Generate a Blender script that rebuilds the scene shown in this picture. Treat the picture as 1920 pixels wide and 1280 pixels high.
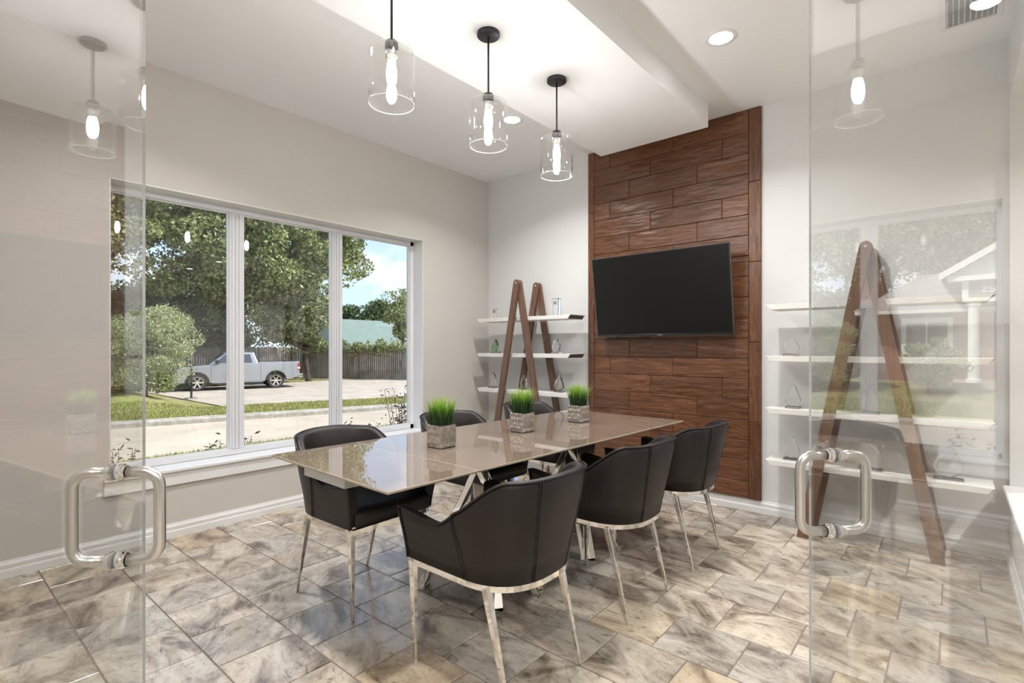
import bpy, bmesh, math, random
import numpy as np
from mathutils import Vector, Matrix

# ------------------------------------------------------------------ scene, camera, sky, sun, exposure
S = bpy.context.scene
COL = S.collection
for o in list(bpy.data.objects):
    bpy.data.objects.remove(o)
TH = math.radians(40.38)
FPX = 972.7
cam_d = bpy.data.cameras.new('camera')
cam = bpy.data.objects.new('camera', cam_d)
COL.objects.link(cam)
cam.location = (0, 0, 1.25)
cam.rotation_euler = (math.pi / 2, 0, TH)
cam_d.sensor_width = 36
cam_d.lens = FPX / 1920 * 36
cam_d.shift_y = 11 / 1920
cam_d.clip_start = 0.02
cam_d.clip_end = 500
S.camera = cam

W = bpy.data.worlds.new('sky')
S.world = W
W.use_nodes = True
wn = W.node_tree.nodes
wl = W.node_tree.links
wn.clear()
w_out = wn.new('ShaderNodeOutputWorld')
w_bg = wn.new('ShaderNodeBackground')
w_tc = wn.new('ShaderNodeTexCoord')
w_sep = wn.new('ShaderNodeSeparateXYZ')
wl.new(w_tc.outputs['Generated'], w_sep.inputs[0])
w_grad = wn.new('ShaderNodeValToRGB')
w_grad.color_ramp.elements[0].position = 0.0
w_grad.color_ramp.elements[0].color = (0.62, 0.78, 0.95, 1)
w_grad.color_ramp.elements[1].position = 0.7
w_grad.color_ramp.elements[1].color = (0.16, 0.36, 0.82, 1)
wl.new(w_sep.outputs['Z'], w_grad.inputs[0])
w_map = wn.new('ShaderNodeMapping')
w_map.inputs['Scale'].default_value = (1.0, 1.0, 2.6)
wl.new(w_tc.outputs['Generated'], w_map.inputs[0])
w_noise = wn.new('ShaderNodeTexNoise')
w_noise.inputs['Scale'].default_value = 5.0
w_noise.inputs['Detail'].default_value = 7
wl.new(w_map.outputs[0], w_noise.inputs['Vector'])
w_cr = wn.new('ShaderNodeValToRGB')
w_cr.color_ramp.elements[0].position = 0.45
w_cr.color_ramp.elements[1].position = 0.6
wl.new(w_noise.outputs[0], w_cr.inputs[0])
w_mix = wn.new('ShaderNodeMix')
w_mix.data_type = 'RGBA'
wl.new(w_cr.outputs[0], w_mix.inputs[0])
wl.new(w_grad.outputs[0], w_mix.inputs[6])
w_mix.inputs[7].default_value = (0.95, 0.96, 1.0, 1)
wl.new(w_mix.outputs[2], w_bg.inputs[0])
w_bg.inputs[1].default_value = 1.35
wl.new(w_bg.outputs[0], w_out.inputs[0])

sun_d = bpy.data.lights.new('sun', 'SUN')
sun_d.energy = 6.2
sun_d.angle = 0.009
sun_d.color = (1.0, 0.93, 0.82)
sun = bpy.data.objects.new('sun', sun_d)
COL.objects.link(sun)
sun.rotation_euler = Vector((0.5, 0.42, 0.76)).to_track_quat('Z', 'Y').to_euler()
sun.location = (20, 15, 30)

S.view_settings.view_transform = 'Standard'
S.view_settings.look = 'None'
S.view_settings.exposure = 0.22
S.view_settings.gamma = 1.0
S.view_settings.use_curve_mapping = False
S.cycles.use_denoising = True
S.cycles.max_bounces = 10
S.cycles.transparent_max_bounces = 16
S.cycles.sample_clamp_indirect = 6.0
S.cycles.caustics_reflective = False
S.cycles.caustics_refractive = False

CAN_W = 20.0       # watts of each recessed light in the room
LOBBY_W = 44.0     # watts of each recessed light in the lobby

R = random.Random(7)
RG = np.random.default_rng(7)
PI = math.pi

# ------------------------------------------------------------------ materials
M = {}


def nodes(name):
    m = bpy.data.materials.new(name)
    m.use_nodes = True
    M[name] = m
    nt = m.node_tree
    return m, nt, nt.nodes, nt.links, nt.nodes['Principled BSDF']


def pmat(name, col, rough=0.5, metal=0.0, bump=None, vary=None, coat=0.0, spec=0.5, ior=None, trans=0.0, emit=None):
    """plain procedural material; bump=(scale,strength[,detail]); vary=(scale,amount)"""
    m, nt, n, l, p = nodes(name)
    p.inputs['Base Color'].default_value = (*col, 1)
    p.inputs['Roughness'].default_value = rough
    p.inputs['Metallic'].default_value = metal
    p.inputs['Coat Weight'].default_value = coat
    p.inputs['Specular IOR Level'].default_value = spec
    p.inputs['Transmission Weight'].default_value = trans
    if ior:
        p.inputs['IOR'].default_value = ior
    if emit:
        p.inputs['Emission Color'].default_value = (*emit[0], 1)
        p.inputs['Emission Strength'].default_value = emit[1]
    tc = n.new('ShaderNodeTexCoord')
    if vary:
        nz = n.new('ShaderNodeTexNoise')
        nz.inputs['Scale'].default_value = vary[0]
        nz.inputs['Detail'].default_value = 5
        l.new(tc.outputs['Object'], nz.inputs['Vector'])
        r = n.new('ShaderNodeValToRGB')
        r.color_ramp.elements[0].position = 0.3
        r.color_ramp.elements[1].position = 0.7
        a = vary[1]
        r.color_ramp.elements[0].color = (*[c * (1 - a) for c in col], 1)
        r.color_ramp.elements[1].color = (*[min(1, c * (1 + a)) for c in col], 1)
        l.new(nz.outputs[0], r.inputs[0])
        l.new(r.outputs[0], p.inputs['Base Color'])
    if bump:
        nb = n.new('ShaderNodeTexNoise')
        nb.inputs['Scale'].default_value = bump[0]
        nb.inputs['Detail'].default_value = bump[2] if len(bump) > 2 else 4
        l.new(tc.outputs['Object'], nb.inputs['Vector'])
        b = n.new('ShaderNodeBump')
        b.inputs['Strength'].default_value = bump[1]
        b.inputs['Distance'].default_value = 0.01
        l.new(nb.outputs[0], b.inputs['Height'])
        l.new(b.outputs[0], p.inputs['Normal'])
    return m


def ramp(n, stops):
    r = n.new('ShaderNodeValToRGB')
    e = r.color_ramp.elements
    while len(e) < len(stops):
        e.new(0.5)
    for i, (pos, c) in enumerate(stops):
        e[i].position = pos
        e[i].color = (*c, 1)
    return r


def glass_mat(name, tint, f0):
    """architectural glass: clear transmission plus mirror reflection by angle"""
    m, nt, n, l, p = nodes(name)
    n.remove(p)
    out = n['Material Output']
    tr = n.new('ShaderNodeBsdfTransparent')
    tr.inputs[0].default_value = (*tint, 1)
    gl = n.new('ShaderNodeBsdfGlossy')
    gl.inputs['Roughness'].default_value = 0.0
    gl.inputs[0].default_value = (1, 1, 1, 1)
    ge = n.new('ShaderNodeNewGeometry')
    dt = n.new('ShaderNodeVectorMath')
    dt.operation = 'DOT_PRODUCT'
    l.new(ge.outputs['Normal'], dt.inputs[0])
    l.new(ge.outputs['Incoming'], dt.inputs[1])

    def mth(op, a, b=None):
        q = n.new('ShaderNodeMath')
        q.operation = op
        for i, x in enumerate((a, b)):
            if x is None:
                continue
            if isinstance(x, (int, float)):
                q.inputs[i].default_value = x
            else:
                l.new(x, q.inputs[i])
        return q.outputs[0]
    c5 = mth('POWER', mth('SUBTRACT', 1.0, mth('ABSOLUTE', dt.outputs['Value'])), 5.0)
    ad = n.new('ShaderNodeMath')
    ad.operation = 'MULTIPLY_ADD'
    ad.use_clamp = True
    ad.inputs[1].default_value = 1 - f0
    ad.inputs[2].default_value = f0
    l.new(c5, ad.inputs[0])
    mx = n.new('ShaderNodeMixShader')
    l.new(ad.outputs[0], mx.inputs[0])
    l.new(tr.outputs[0], mx.inputs[1])
    l.new(gl.outputs[0], mx.inputs[2])
    l.new(mx.outputs[0], out.inputs[0])
    return m


pmat('paint_greige', (0.60, 0.57, 0.535), 0.6, bump=(220, 0.04), vary=(1.2, 0.02))
pmat('paint_light', (0.70, 0.705, 0.705), 0.6, bump=(220, 0.04), vary=(1.2, 0.015))
pmat('paint_ceiling', (0.88, 0.887, 0.90), 0.8, bump=(160, 0.05))
pmat('trim_white', (0.80, 0.80, 0.80), 0.35, vary=(3, 0.015))
pmat('vinyl_white', (0.74, 0.75, 0.78), 0.4, vary=(3, 0.015))
pmat('shelf_white', (0.74, 0.73, 0.70), 0.4, vary=(4, 0.02))
pmat('shelf_edge', (0.12, 0.10, 0.09), 0.5, vary=(8, 0.1))
pmat('grout', (0.20, 0.17, 0.145), 0.9, bump=(90, 0.2), vary=(8, 0.1))
pmat('chrome', (0.86, 0.84, 0.80), 0.06, 1.0, bump=(5, 0.03))
pmat('brushed_steel', (0.60, 0.58, 0.55), 0.28, 1.0, bump=(60, 0.05))
pmat('steel_dark', (0.12, 0.12, 0.12), 0.3, 1.0, vary=(8, 0.1))
pmat('black_metal', (0.045, 0.045, 0.05), 0.45, 0.6, vary=(20, 0.1))
pmat('leather', (0.013, 0.0088, 0.008), 0.42, bump=(420, 0.12), vary=(6, 0.1), spec=0.4)
pmat('leather_seam', (0.008, 0.006, 0.0055), 0.6, vary=(30, 0.1))
pmat('tv_plastic', (0.012, 0.012, 0.013), 0.25, vary=(10, 0.1))
pmat('tv_bezel_silver', (0.35, 0.35, 0.36), 0.25, 0.9, vary=(10, 0.05))
pmat('tv_screen', (0.003, 0.003, 0.003), 0.30, vary=(3, 0.05), spec=0.35)
pmat('table_glass', (0.20, 0.15, 0.115), 0.012, vary=(2, 0.02), coat=0.35, spec=0.6)
pmat('table_edge', (0.36, 0.31, 0.24), 0.15, vary=(8, 0.05))
pmat('white_lacquer', (0.62, 0.62, 0.62), 0.35, vary=(5, 0.02))
pmat('bulb', (1, 1, 1), 0.3, emit=((1.0, 0.985, 0.97), 240.0), vary=(3, 0.01))
pmat('downlight_lens', (1, 1, 1), 0.4, emit=((1.0, 0.985, 0.97), 25.0), vary=(3, 0.01))
pmat('rubber', (0.02, 0.02, 0.02), 0.8, bump=(40, 0.2), vary=(10, 0.1))
pmat('pane_edge', (0.80, 0.84, 0.82), 0.1, vary=(10, 0.03))
pmat('crystal', (1, 1, 1), 0.0, trans=1.0, ior=1.45, vary=(4, 0.0))
pmat('crystal_green', (0.45, 0.75, 0.5), 0.0, trans=1.0, ior=1.5, vary=(4, 0.02))
pmat('clear_gasket', (0.42, 0.43, 0.43), 0.2, vary=(10, 0.05))
pmat('soil', (0.03, 0.025, 0.02), 0.95, bump=(80, 0.6), vary=(30, 0.2))
glass_mat('door_glass', (0.985, 0.99, 0.985), 0.16)
glass_mat('window_glass', (0.98, 0.985, 0.98), 0.045)
glass_mat('lamp_glass', (0.985, 0.985, 0.985), 0.045)

# outdoors
pmat('asphalt', (0.42, 0.37, 0.295), 0.9, bump=(6, 0.3, 8), vary=(0.7, 0.14))
pmat('concrete', (0.42, 0.38, 0.33), 0.9, bump=(8, 0.25, 8), vary=(1.2, 0.16))
pmat('kerb_concrete', (0.34, 0.32, 0.28), 0.9, bump=(14, 0.6, 8), vary=(6, 0.25))
pmat('fence_wood', (0.19, 0.165, 0.14), 0.9, bump=(12, 0.4), vary=(1.7, 0.35))
pmat('bark', (0.075, 0.055, 0.04), 0.95, bump=(14, 1.0), vary=(6, 0.3))
pmat('truck_paint', (0.42, 0.43, 0.46), 0.28, 0.75, coat=0.6, vary=(2, 0.02))
pmat('truck_glass', (0.02, 0.03, 0.05), 0.03, coat=1.0, vary=(2, 0.1))
pmat('truck_black', (0.015, 0.015, 0.016), 0.5, vary=(6, 0.1))
pmat('tail_red', (0.45, 0.02, 0.02), 0.15, vary=(20, 0.1))
pmat('tyre', (0.045, 0.043, 0.04), 0.85, bump=(40, 0.3), vary=(10, 0.1))
pmat('roof_green', (0.165, 0.225, 0.20), 0.8, bump=(6, 0.3), vary=(1.0, 0.06))
pmat('house_white', (0.78, 0.78, 0.76), 0.6, vary=(2, 0.03))
pmat('house_siding', (0.70, 0.71, 0.70), 0.7, vary=(2, 0.03))
pmat('house_dark', (0.16, 0.15, 0.14), 0.7, vary=(4, 0.1))
pmat('sign_panel', (0.22, 0.21, 0.20), 0.6, vary=(4, 0.08))
pmat('blue_panel', (0.24, 0.33, 0.48), 0.7, vary=(1, 0.06))
pmat('white_letter', (0.85, 0.85, 0.85), 0.5, vary=(6, 0.02))
pmat('mulch', (0.14, 0.09, 0.06), 0.95, bump=(20, 0.8), vary=(6, 0.3))


def mat_grass(name, a, b, sc=2.0):
    m, nt, n, l, p = nodes(name)
    tc = n.new('ShaderNodeTexCoord')
    nz = n.new('ShaderNodeTexNoise')
    nz.inputs['Scale'].default_value = sc
    nz.inputs['Detail'].default_value = 9
    nz.inputs['Roughness'].default_value = 0.75
    l.new(tc.outputs['Object'], nz.inputs['Vector'])
    r = ramp(n, [(0.32, a), (0.62, b)])
    l.new(nz.outputs[0], r.inputs[0])
    l.new(r.outputs[0], p.inputs['Base Color'])
    p.inputs['Roughness'].default_value = 0.95
    p.inputs['Specular IOR Level'].default_value = 0.1
    nb = n.new('ShaderNodeTexNoise')
    nb.inputs['Scale'].default_value = 22
    nb.inputs['Detail'].default_value = 6
    l.new(tc.outputs['Object'], nb.inputs['Vector'])
    b_ = n.new('ShaderNodeBump')
    b_.inputs['Strength'].default_value = 0.8
    b_.inputs['Distance'].default_value = 0.05
    l.new(nb.outputs[0], b_.inputs['Height'])
    l.new(b_.outputs[0], p.inputs['Normal'])
    return m


mat_grass('lawn', (0.15, 0.17, 0.045), (0.37, 0.34, 0.18), 1.3)


def mat_leaf(name, stops, transl=0.35, rough=0.55):
    """leaf colour differs from leaf to leaf; light shines through"""
    m, nt, n, l, p = nodes(name)
    g = n.new('ShaderNodeNewGeometry')
    r = ramp(n, stops)
    l.new(g.outputs['Random Per Island'], r.inputs[0])
    l.new(r.outputs[0], p.inputs['Base Color'])
    p.inputs['Roughness'].default_value = rough
    t = n.new('ShaderNodeBsdfTranslucent')
    l.new(r.outputs[0], t.inputs[0])
    mx = n.new('ShaderNodeMixShader')
    mx.inputs[0].default_value = transl
    l.new(p.outputs[0], mx.inputs[1])
    l.new(t.outputs[0], mx.inputs[2])
    l.new(mx.outputs[0], n['Material Output'].inputs[0])
    return m


mat_leaf('leaf_maple', [(0.0, (0.07, 0.10, 0.035)), (0.4, (0.19, 0.245, 0.085)), (0.75, (0.36, 0.41, 0.17)), (1.0, (0.62, 0.64, 0.38))])
mat_leaf('leaf_dark', [(0.0, (0.035, 0.065, 0.022)), (0.6, (0.09, 0.14, 0.05)), (1.0, (0.22, 0.28, 0.11))])
mat_leaf('leaf_shrub', [(0.0, (0.14, 0.19, 0.08)), (0.5, (0.34, 0.41, 0.19)), (0.88, (0.52, 0.56, 0.29)), (1.0, (0.42, 0.30, 0.17))])
mat_leaf('leaf_nandina', [(0.0, (0.03, 0.05, 0.02)), (0.6, (0.07, 0.09, 0.04)), (1.0, (0.14, 0.07, 0.05))])
mat_leaf('grass_blade', [(0.0, (0.16, 0.20, 0.05)), (0.6, (0.36, 0.38, 0.11)), (1.0, (0.52, 0.46, 0.21))], 0.3)


def mat_planter_grass():
    m, nt, n, l, p = nodes('wheatgrass')
    tc = n.new('ShaderNodeTexCoord')
    sp = n.new('ShaderNodeSeparateXYZ')
    l.new(tc.outputs['Object'], sp.inputs[0])
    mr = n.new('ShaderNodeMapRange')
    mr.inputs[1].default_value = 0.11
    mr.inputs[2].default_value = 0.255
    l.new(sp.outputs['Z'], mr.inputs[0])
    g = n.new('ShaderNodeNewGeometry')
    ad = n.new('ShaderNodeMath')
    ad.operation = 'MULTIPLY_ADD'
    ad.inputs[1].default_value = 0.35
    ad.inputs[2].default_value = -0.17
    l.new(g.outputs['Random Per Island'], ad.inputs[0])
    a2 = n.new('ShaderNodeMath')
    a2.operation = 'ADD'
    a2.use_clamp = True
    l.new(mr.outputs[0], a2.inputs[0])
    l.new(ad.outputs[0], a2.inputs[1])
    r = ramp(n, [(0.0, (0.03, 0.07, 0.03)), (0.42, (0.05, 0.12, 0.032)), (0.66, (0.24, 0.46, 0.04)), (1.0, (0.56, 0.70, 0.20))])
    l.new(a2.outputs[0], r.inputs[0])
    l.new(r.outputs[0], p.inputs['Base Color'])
    p.inputs['Roughness'].default_value = 0.5
    t = n.new('ShaderNodeBsdfTranslucent')
    l.new(r.outputs[0], t.inputs[0])
    mx = n.new('ShaderNodeMixShader')
    mx.inputs[0].default_value = 0.3
    l.new(p.outputs[0], mx.inputs[1])
    l.new(t.outputs[0], mx.inputs[2])
    l.new(mx.outputs[0], n['Material Output'].inputs[0])


mat_planter_grass()


def mat_tile():
    """stone-look porcelain: every tile its own piece of the vein pattern"""
    m, nt, n, l, p = nodes('stone_tile')
    tc = n.new('ShaderNodeTexCoord')
    oi = n.new('ShaderNodeObjectInfo')
    mul = n.new('ShaderNodeVectorMath')
    mul.operation = 'MULTIPLY_ADD'
    cx = n.new('ShaderNodeCombineXYZ')
    for i, k in enumerate((97.0, 53.0, 31.0)):
        mm = n.new('ShaderNodeMath')
        mm.operation = 'MULTIPLY'
        mm.inputs[1].default_value = k
        l.new(oi.outputs['Random'], mm.inputs[0])
        l.new(mm.outputs[0], cx.inputs[i])
    rot = n.new('ShaderNodeVectorRotate')
    rot.rotation_type = 'Z_AXIS'
    ra = n.new('ShaderNodeMath')
    ra.operation = 'MULTIPLY_ADD'
    ra.inputs[1].default_value = 0.9
    ra.inputs[2].default_value = -0.15
    l.new(oi.outputs['Random'], ra.inputs[0])
    l.new(tc.outputs['Object'], rot.inputs['Vector'])
    l.new(ra.outputs[0], rot.inputs['Angle'])
    mul.inputs[1].default_value = (1.0, 1.9, 1.0)
    l.new(rot.outputs[0], mul.inputs[0])
    l.new(cx.outputs[0], mul.inputs[2])
    V = mul.outputs[0]

    def noise(sc, det, rough, dist):
        z = n.new('ShaderNodeTexNoise')
        z.inputs['Scale'].default_value = sc
        z.inputs['Detail'].default_value = det
        z.inputs['Roughness'].default_value = rough
        z.inputs['Distortion'].default_value = dist
        l.new(V, z.inputs['Vector'])
        return z.outputs[0]
    n1 = noise(2.8, 8, 0.60, 1.1)
    n2 = noise(6.5, 11, 0.74, 1.6)
    n3 = noise(38, 6, 0.8, 0.3)
    n4 = noise(1.6, 3, 0.5, 0.4)
    base = ramp(n, [(0.30, (0.125, 0.10, 0.083)), (0.39, (0.23, 0.195, 0.165)), (0.47, (0.375, 0.335, 0.29)), (0.56, (0.49, 0.45, 0.395)), (0.68, (0.565, 0.53, 0.475))])
    l.new(n1, base.inputs[0])
    vein = ramp(n, [(0.36, (0.34, 0.30, 0.27)), (0.445, (0.90, 0.88, 0.86)), (0.55, (1.0, 1.0, 1.0)), (0.62, (0.82, 0.77, 0.72)), (0.72, (0.6, 0.53, 0.47))])
    l.new(n2, vein.inputs[0])
    m1 = n.new('ShaderNodeMix')
    m1.data_type = 'RGBA'
    m1.blend_type = 'MULTIPLY'
    m1.inputs[0].default_value = 0.85
    l.new(base.outputs[0], m1.inputs[6])
    l.new(vein.outputs[0], m1.inputs[7])
    pit = ramp(n, [(0.36, (0.55, 0.5, 0.45)), (0.45, (1, 1, 1))])
    l.new(n3, pit.inputs[0])
    m2 = n.new('ShaderNodeMix')
    m2.data_type = 'RGBA'
    m2.blend_type = 'MULTIPLY'
    m2.inputs[0].default_value = 0.6
    l.new(m1.outputs[2], m2.inputs[6])
    l.new(pit.outputs[0], m2.inputs[7])
    # tile-to-tile colour: grey, cream, rust, honey
    wn_ = n.new('ShaderNodeTexWhiteNoise')
    wn_.noise_dimensions = '1D'
    l.new(oi.outputs['Random'], wn_.inputs['W'])
    tone = ramp(n, [(0.0, (0.92, 0.93, 0.95)), (0.3, (1.08, 1.06, 1.02)), (0.6, (1.16, 1.12, 1.05)), (0.85, (0.95, 0.91, 0.86)), (0.95, (1.12, 1.03, 0.88)), (1.0, (1.12, 0.98, 0.80))])
    l.new(wn_.outputs['Value'], tone.inputs[0])
    m3 = n.new('ShaderNodeMix')
    m3.data_type = 'RGBA'
    m3.blend_type = 'MULTIPLY'
    m3.inputs[0].default_value = 1.0
    l.new(m2.outputs[2], m3.inputs[6])
    l.new(tone.outputs[0], m3.inputs[7])
    rust = ramp(n, [(0.60, (0, 0, 0)), (0.74, (0.45, 0.45, 0.45))])
    l.new(n4, rust.inputs[0])
    m4 = n.new('ShaderNodeMix')
    m4.data_type = 'RGBA'
    l.new(rust.outputs[0], m4.inputs[0])
    l.new(m3.outputs[2], m4.inputs[6])
    m4.inputs[7].default_value = (0.44, 0.31, 0.19, 1)
    l.new(m4.outputs[2], p.inputs['Base Color'])
    p.inputs['Roughness'].default_value = 0.17
    p.inputs['Specular IOR Level'].default_value = 0.55
    b = n.new('ShaderNodeBump')
    b.inputs['Strength'].default_value = 0.06
    b.inputs['Distance'].default_value = 0.004
    l.new(n2, b.inputs['Height'])
    l.new(b.outputs[0], p.inputs['Normal'])


mat_tile()


def mat_wood(name, stops, gl, scale, rough, axis='X', hew=0.0, spec=0.5):
    """wood grain along an axis, shifted from board to board"""
    m, nt, n, l, p = nodes(name)
    tc = n.new('ShaderNodeTexCoord')
    oi = n.new('ShaderNodeObjectInfo')
    cx = n.new('ShaderNodeCombineXYZ')
    for i, k in enumerate((41.0, 67.0, 23.0)):
        mm = n.new('ShaderNodeMath')
        mm.operation = 'MULTIPLY'
        mm.inputs[1].default_value = k
        l.new(oi.outputs['Random'], mm.inputs[0])
        l.new(mm.outputs[0], cx.inputs[i])
    ma = n.new('ShaderNodeVectorMath')
    ma.operation = 'MULTIPLY_ADD'
    sc = {'X': (0.09, 1, 1), 'Z': (1, 1, 0.09)}[axis]
    ma.inputs[1].default_value = tuple(scale * c for c in sc)
    l.new(tc.outputs['Object'], ma.inputs[0])
    l.new(cx.outputs[0], ma.inputs[2])
    nz = n.new('ShaderNodeTexNoise')
    nz.inputs['Scale'].default_value = 1.0
    nz.inputs['Detail'].default_value = 7
    nz.inputs['Roughness'].default_value = 0.74
    nz.inputs['Distortion'].default_value = gl
    l.new(ma.outputs[0], nz.inputs['Vector'])
    r = ramp(n, stops)
    l.new(nz.outputs[0], r.inputs[0])
    wn_ = n.new('ShaderNodeTexWhiteNoise')
    wn_.noise_dimensions = '1D'
    l.new(oi.outputs['Random'], wn_.inputs['W'])
    tone = ramp(n, [(0.0, (0.84, 0.83, 0.83)), (0.5, (1, 1, 1)), (1.0, (1.18, 1.16, 1.14))])
    l.new(wn_.outputs['Value'], tone.inputs[0])
    mx = n.new('ShaderNodeMix')
    mx.data_type = 'RGBA'
    mx.blend_type = 'MULTIPLY'
    mx.inputs[0].default_value = 1.0
    l.new(r.outputs[0], mx.inputs[6])
    l.new(tone.outputs[0], mx.inputs[7])
    l.new(mx.outputs[2], p.inputs['Base Color'])
    p.inputs['Roughness'].default_value = rough
    p.inputs['Specular IOR Level'].default_value = spec
    b = n.new('ShaderNodeBump')
    b.inputs['Strength'].default_value = 0.25
    b.inputs['Distance'].default_value = 0.003
    l.new(nz.outputs[0], b.inputs['Height'])
    last = b
    if hew:
        n2 = n.new('ShaderNodeTexNoise')
        n2.inputs['Scale'].default_value = 9.0
        n2.inputs['Detail'].default_value = 1.5
        m2 = n.new('ShaderNodeVectorMath')
        m2.operation = 'MULTIPLY_ADD'
        m2.inputs[1].default_value = (0.55, 1, 2.2) if axis == 'X' else (2.2, 1, 0.55)
        l.new(tc.outputs['Object'], m2.inputs[0])
        l.new(cx.outputs[0], m2.inputs[2])
        l.new(m2.outputs[0], n2.inputs['Vector'])
        b2 = n.new('ShaderNodeBump')
        b2.inputs['Strength'].default_value = hew
        b2.inputs['Distance'].default_value = 0.02
        l.new(n2.outputs[0], b2.inputs['Height'])
        l.new(b.outputs[0], b2.inputs['Normal'])
        last = b2
    l.new(last.outputs[0], p.inputs['Normal'])


HIC = [(0.30, (0.030, 0.012, 0.0065)), (0.44, (0.098, 0.040, 0.019)), (0.56, (0.152, 0.064, 0.029)), (0.72, (0.25, 0.116, 0.054))]
mat_wood('hickory_h', HIC, 1.3, 62, 0.34, 'X', 0.55)
mat_wood('hickory_v', HIC, 1.3, 62, 0.34, 'Z', 0.55)
mat_wood('walnut', [(0.25, (0.07, 0.036, 0.022)), (0.5, (0.15, 0.082, 0.052)), (0.8, (0.245, 0.145, 0.095))], 0.5, 30, 0.45, 'Z')

# ------------------------------------------------------------------ mesh helpers


class MB:
    """collects shapes into one mesh"""

    def __init__(s):
        s.v, s.f, s.m, s.sm = [], [], [], []

    def add(s, verts, faces, mi=0, smooth=False, mat=None):
        b = len(s.v)
        for p in verts:
            p = Vector(p)
            if mat is not None:
                p = mat @ p
            s.v.append(tuple(p))
        for f in faces:
            s.f.append(tuple(b + i for i in f))
            s.m.append(mi)
            s.sm.append(smooth)
        return s

    def box(s, x0, x1, y0, y1, z0, z1, mi=0, mat=None):
        vs = [(x0, y0, z0), (x1, y0, z0), (x1, y1, z0), (x0, y1, z0), (x0, y0, z1), (x1, y0, z1), (x1, y1, z1), (x0, y1, z1)]
        fs = [(0, 3, 2, 1), (4, 5, 6, 7), (0, 1, 5, 4), (1, 2, 6, 5), (2, 3, 7, 6), (3, 0, 4, 7)]
        return s.add(vs, fs, mi, False, mat)

    def bbox(s, x0, x1, y0, y1, z0, z1, c=0.004, mi=0, mat=None):
        """box with chamfered edges"""
        bm = bmesh.new()
        bmesh.ops.create_cube(bm, size=1)
        for v in bm.verts:
            v.co = Vector(((x0 + x1) / 2 + v.co.x * (x1 - x0), (y0 + y1) / 2 + v.co.y * (y1 - y0), (z0 + z1) / 2 + v.co.z * (z1 - z0)))
        bmesh.ops.bevel(bm, geom=bm.edges[:], offset=c, segments=1, affect='EDGES', profile=0.5)
        s.bm(bm, mi, False, mat)
        return s

    def bm(s, bm, mi=0, smooth=False, mat=None):
        bm.verts.ensure_lookup_table()
        for i, v in enumerate(bm.verts):
            v.index = i
        s.add([v.co for v in bm.verts], [[v.index for v in f.verts] for f in bm.faces], mi, smooth, mat)
        bm.free()
        return s

    def prism(s, pts, a, b, plane='XZ', mi=0, mat=None, smooth=False):
        """outline extruded from a to b along the axis left out of plane"""
        def P(p, t):
            return {'XZ': (p[0], t, p[1]), 'YZ': (t, p[0], p[1]), 'XY': (p[0], p[1], t)}[plane]
        n = len(pts)
        vs = [P(p, a) for p in pts] + [P(p, b) for p in pts]
        s.add(vs, [tuple(range(n)), tuple(range(2 * n - 1, n - 1, -1))], mi, False, mat)
        base = len(s.v) - 2 * n
        for i in range(n):
            j = (i + 1) % n
            s.f.append((base + i, base + n + i, base + n + j, base + j))
            s.m.append(mi)
            s.sm.append(smooth)
        return s

    def tube(s, path, r, seg=10, mi=0, closed=False, cap=True, mat=None, r2=None):
        path = [Vector(p) for p in path]
        n = len(path)
        rs = r if isinstance(r, (list, tuple)) else [r] * n
        vs, fs = [], []
        up = Vector((0, 0, 1))
        prev = None
        for i, p in enumerate(path):
            if closed:
                t = path[(i + 1) % n] - path[i - 1]
            else:
                t = path[min(i + 1, n - 1)] - path[max(i - 1, 0)]
            t.normalize()
            if prev is None:
                a = t.cross(up)
                if a.length < 1e-3:
                    a = t.cross(Vector((1, 0, 0)))
            else:
                a = prev - t * prev.dot(t)
            a.normalize()
            prev = a
            b = t.cross(a)
            for k in range(seg):
                w = 2 * PI * k / seg
                vs.append(p + (a * math.cos(w) + b * math.sin(w)) * rs[i])
        m = n if closed else n - 1
        for i in range(m):
            for k in range(seg):
                i2 = (i + 1) % n
                fs.append((i * seg + k, i * seg + (k + 1) % seg, i2 * seg + (k + 1) % seg, i2 * seg + k))
        s.add(vs, fs, mi, True, mat)
        if cap and not closed:
            s.add(vs[:seg], [tuple(range(seg))], mi, False, mat)
            s.add(vs[-seg:], [tuple(range(seg - 1, -1, -1))], mi, False, mat)
        return s

    def lathe(s, prof, seg=32, mi=0, mat=None, smooth=True, close=False):
        """profile of (radius, z) turned about z"""
        vs, fs = [], []
        n = len(prof)
        for k in range(seg):
            w = 2 * PI * k / seg
            for r, z in prof:
                vs.append((r * math.cos(w), r * math.sin(w), z))
        m = n if close else n - 1
        for k in range(seg):
            k2 = (k + 1) % seg
            for i in range(m):
                j = (i + 1) % n
                fs.append((k * n + i, k2 * n + i, k2 * n + j, k * n + j))
        return s.add(vs, fs, mi, smooth, mat)

    def mesh(s, name, mats):
        me = bpy.data.meshes.new(name)
        me.from_pydata(s.v, [], s.f)
        for x in (mats if isinstance(mats, (list, tuple)) else [mats]):
            me.materials.append(M[x])
        if s.f:
            me.polygons.foreach_set('material_index', s.m)
            me.polygons.foreach_set('use_smooth', s.sm)
        bm = bmesh.new()
        bm.from_mesh(me)
        bmesh.ops.remove_doubles(bm, verts=bm.verts, dist=1e-6)
        bmesh.ops.recalc_face_normals(bm, faces=bm.faces)
        bm.to_mesh(me)
        bm.free()
        return me

    def build(s, name, mats, parent=None, loc=None, rotz=None):
        o = bpy.data.objects.new(name, s.mesh(name, mats))
        return link(o, parent, loc, rotz)


def link(o, parent=None, loc=None, rotz=None):
    COL.objects.link(o)
    if parent is not None:
        o.parent = parent
    if loc is not None:
        o.location = loc
    if rotz is not None:
        o.rotation_euler = (0, 0, rotz)
    return o


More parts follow.
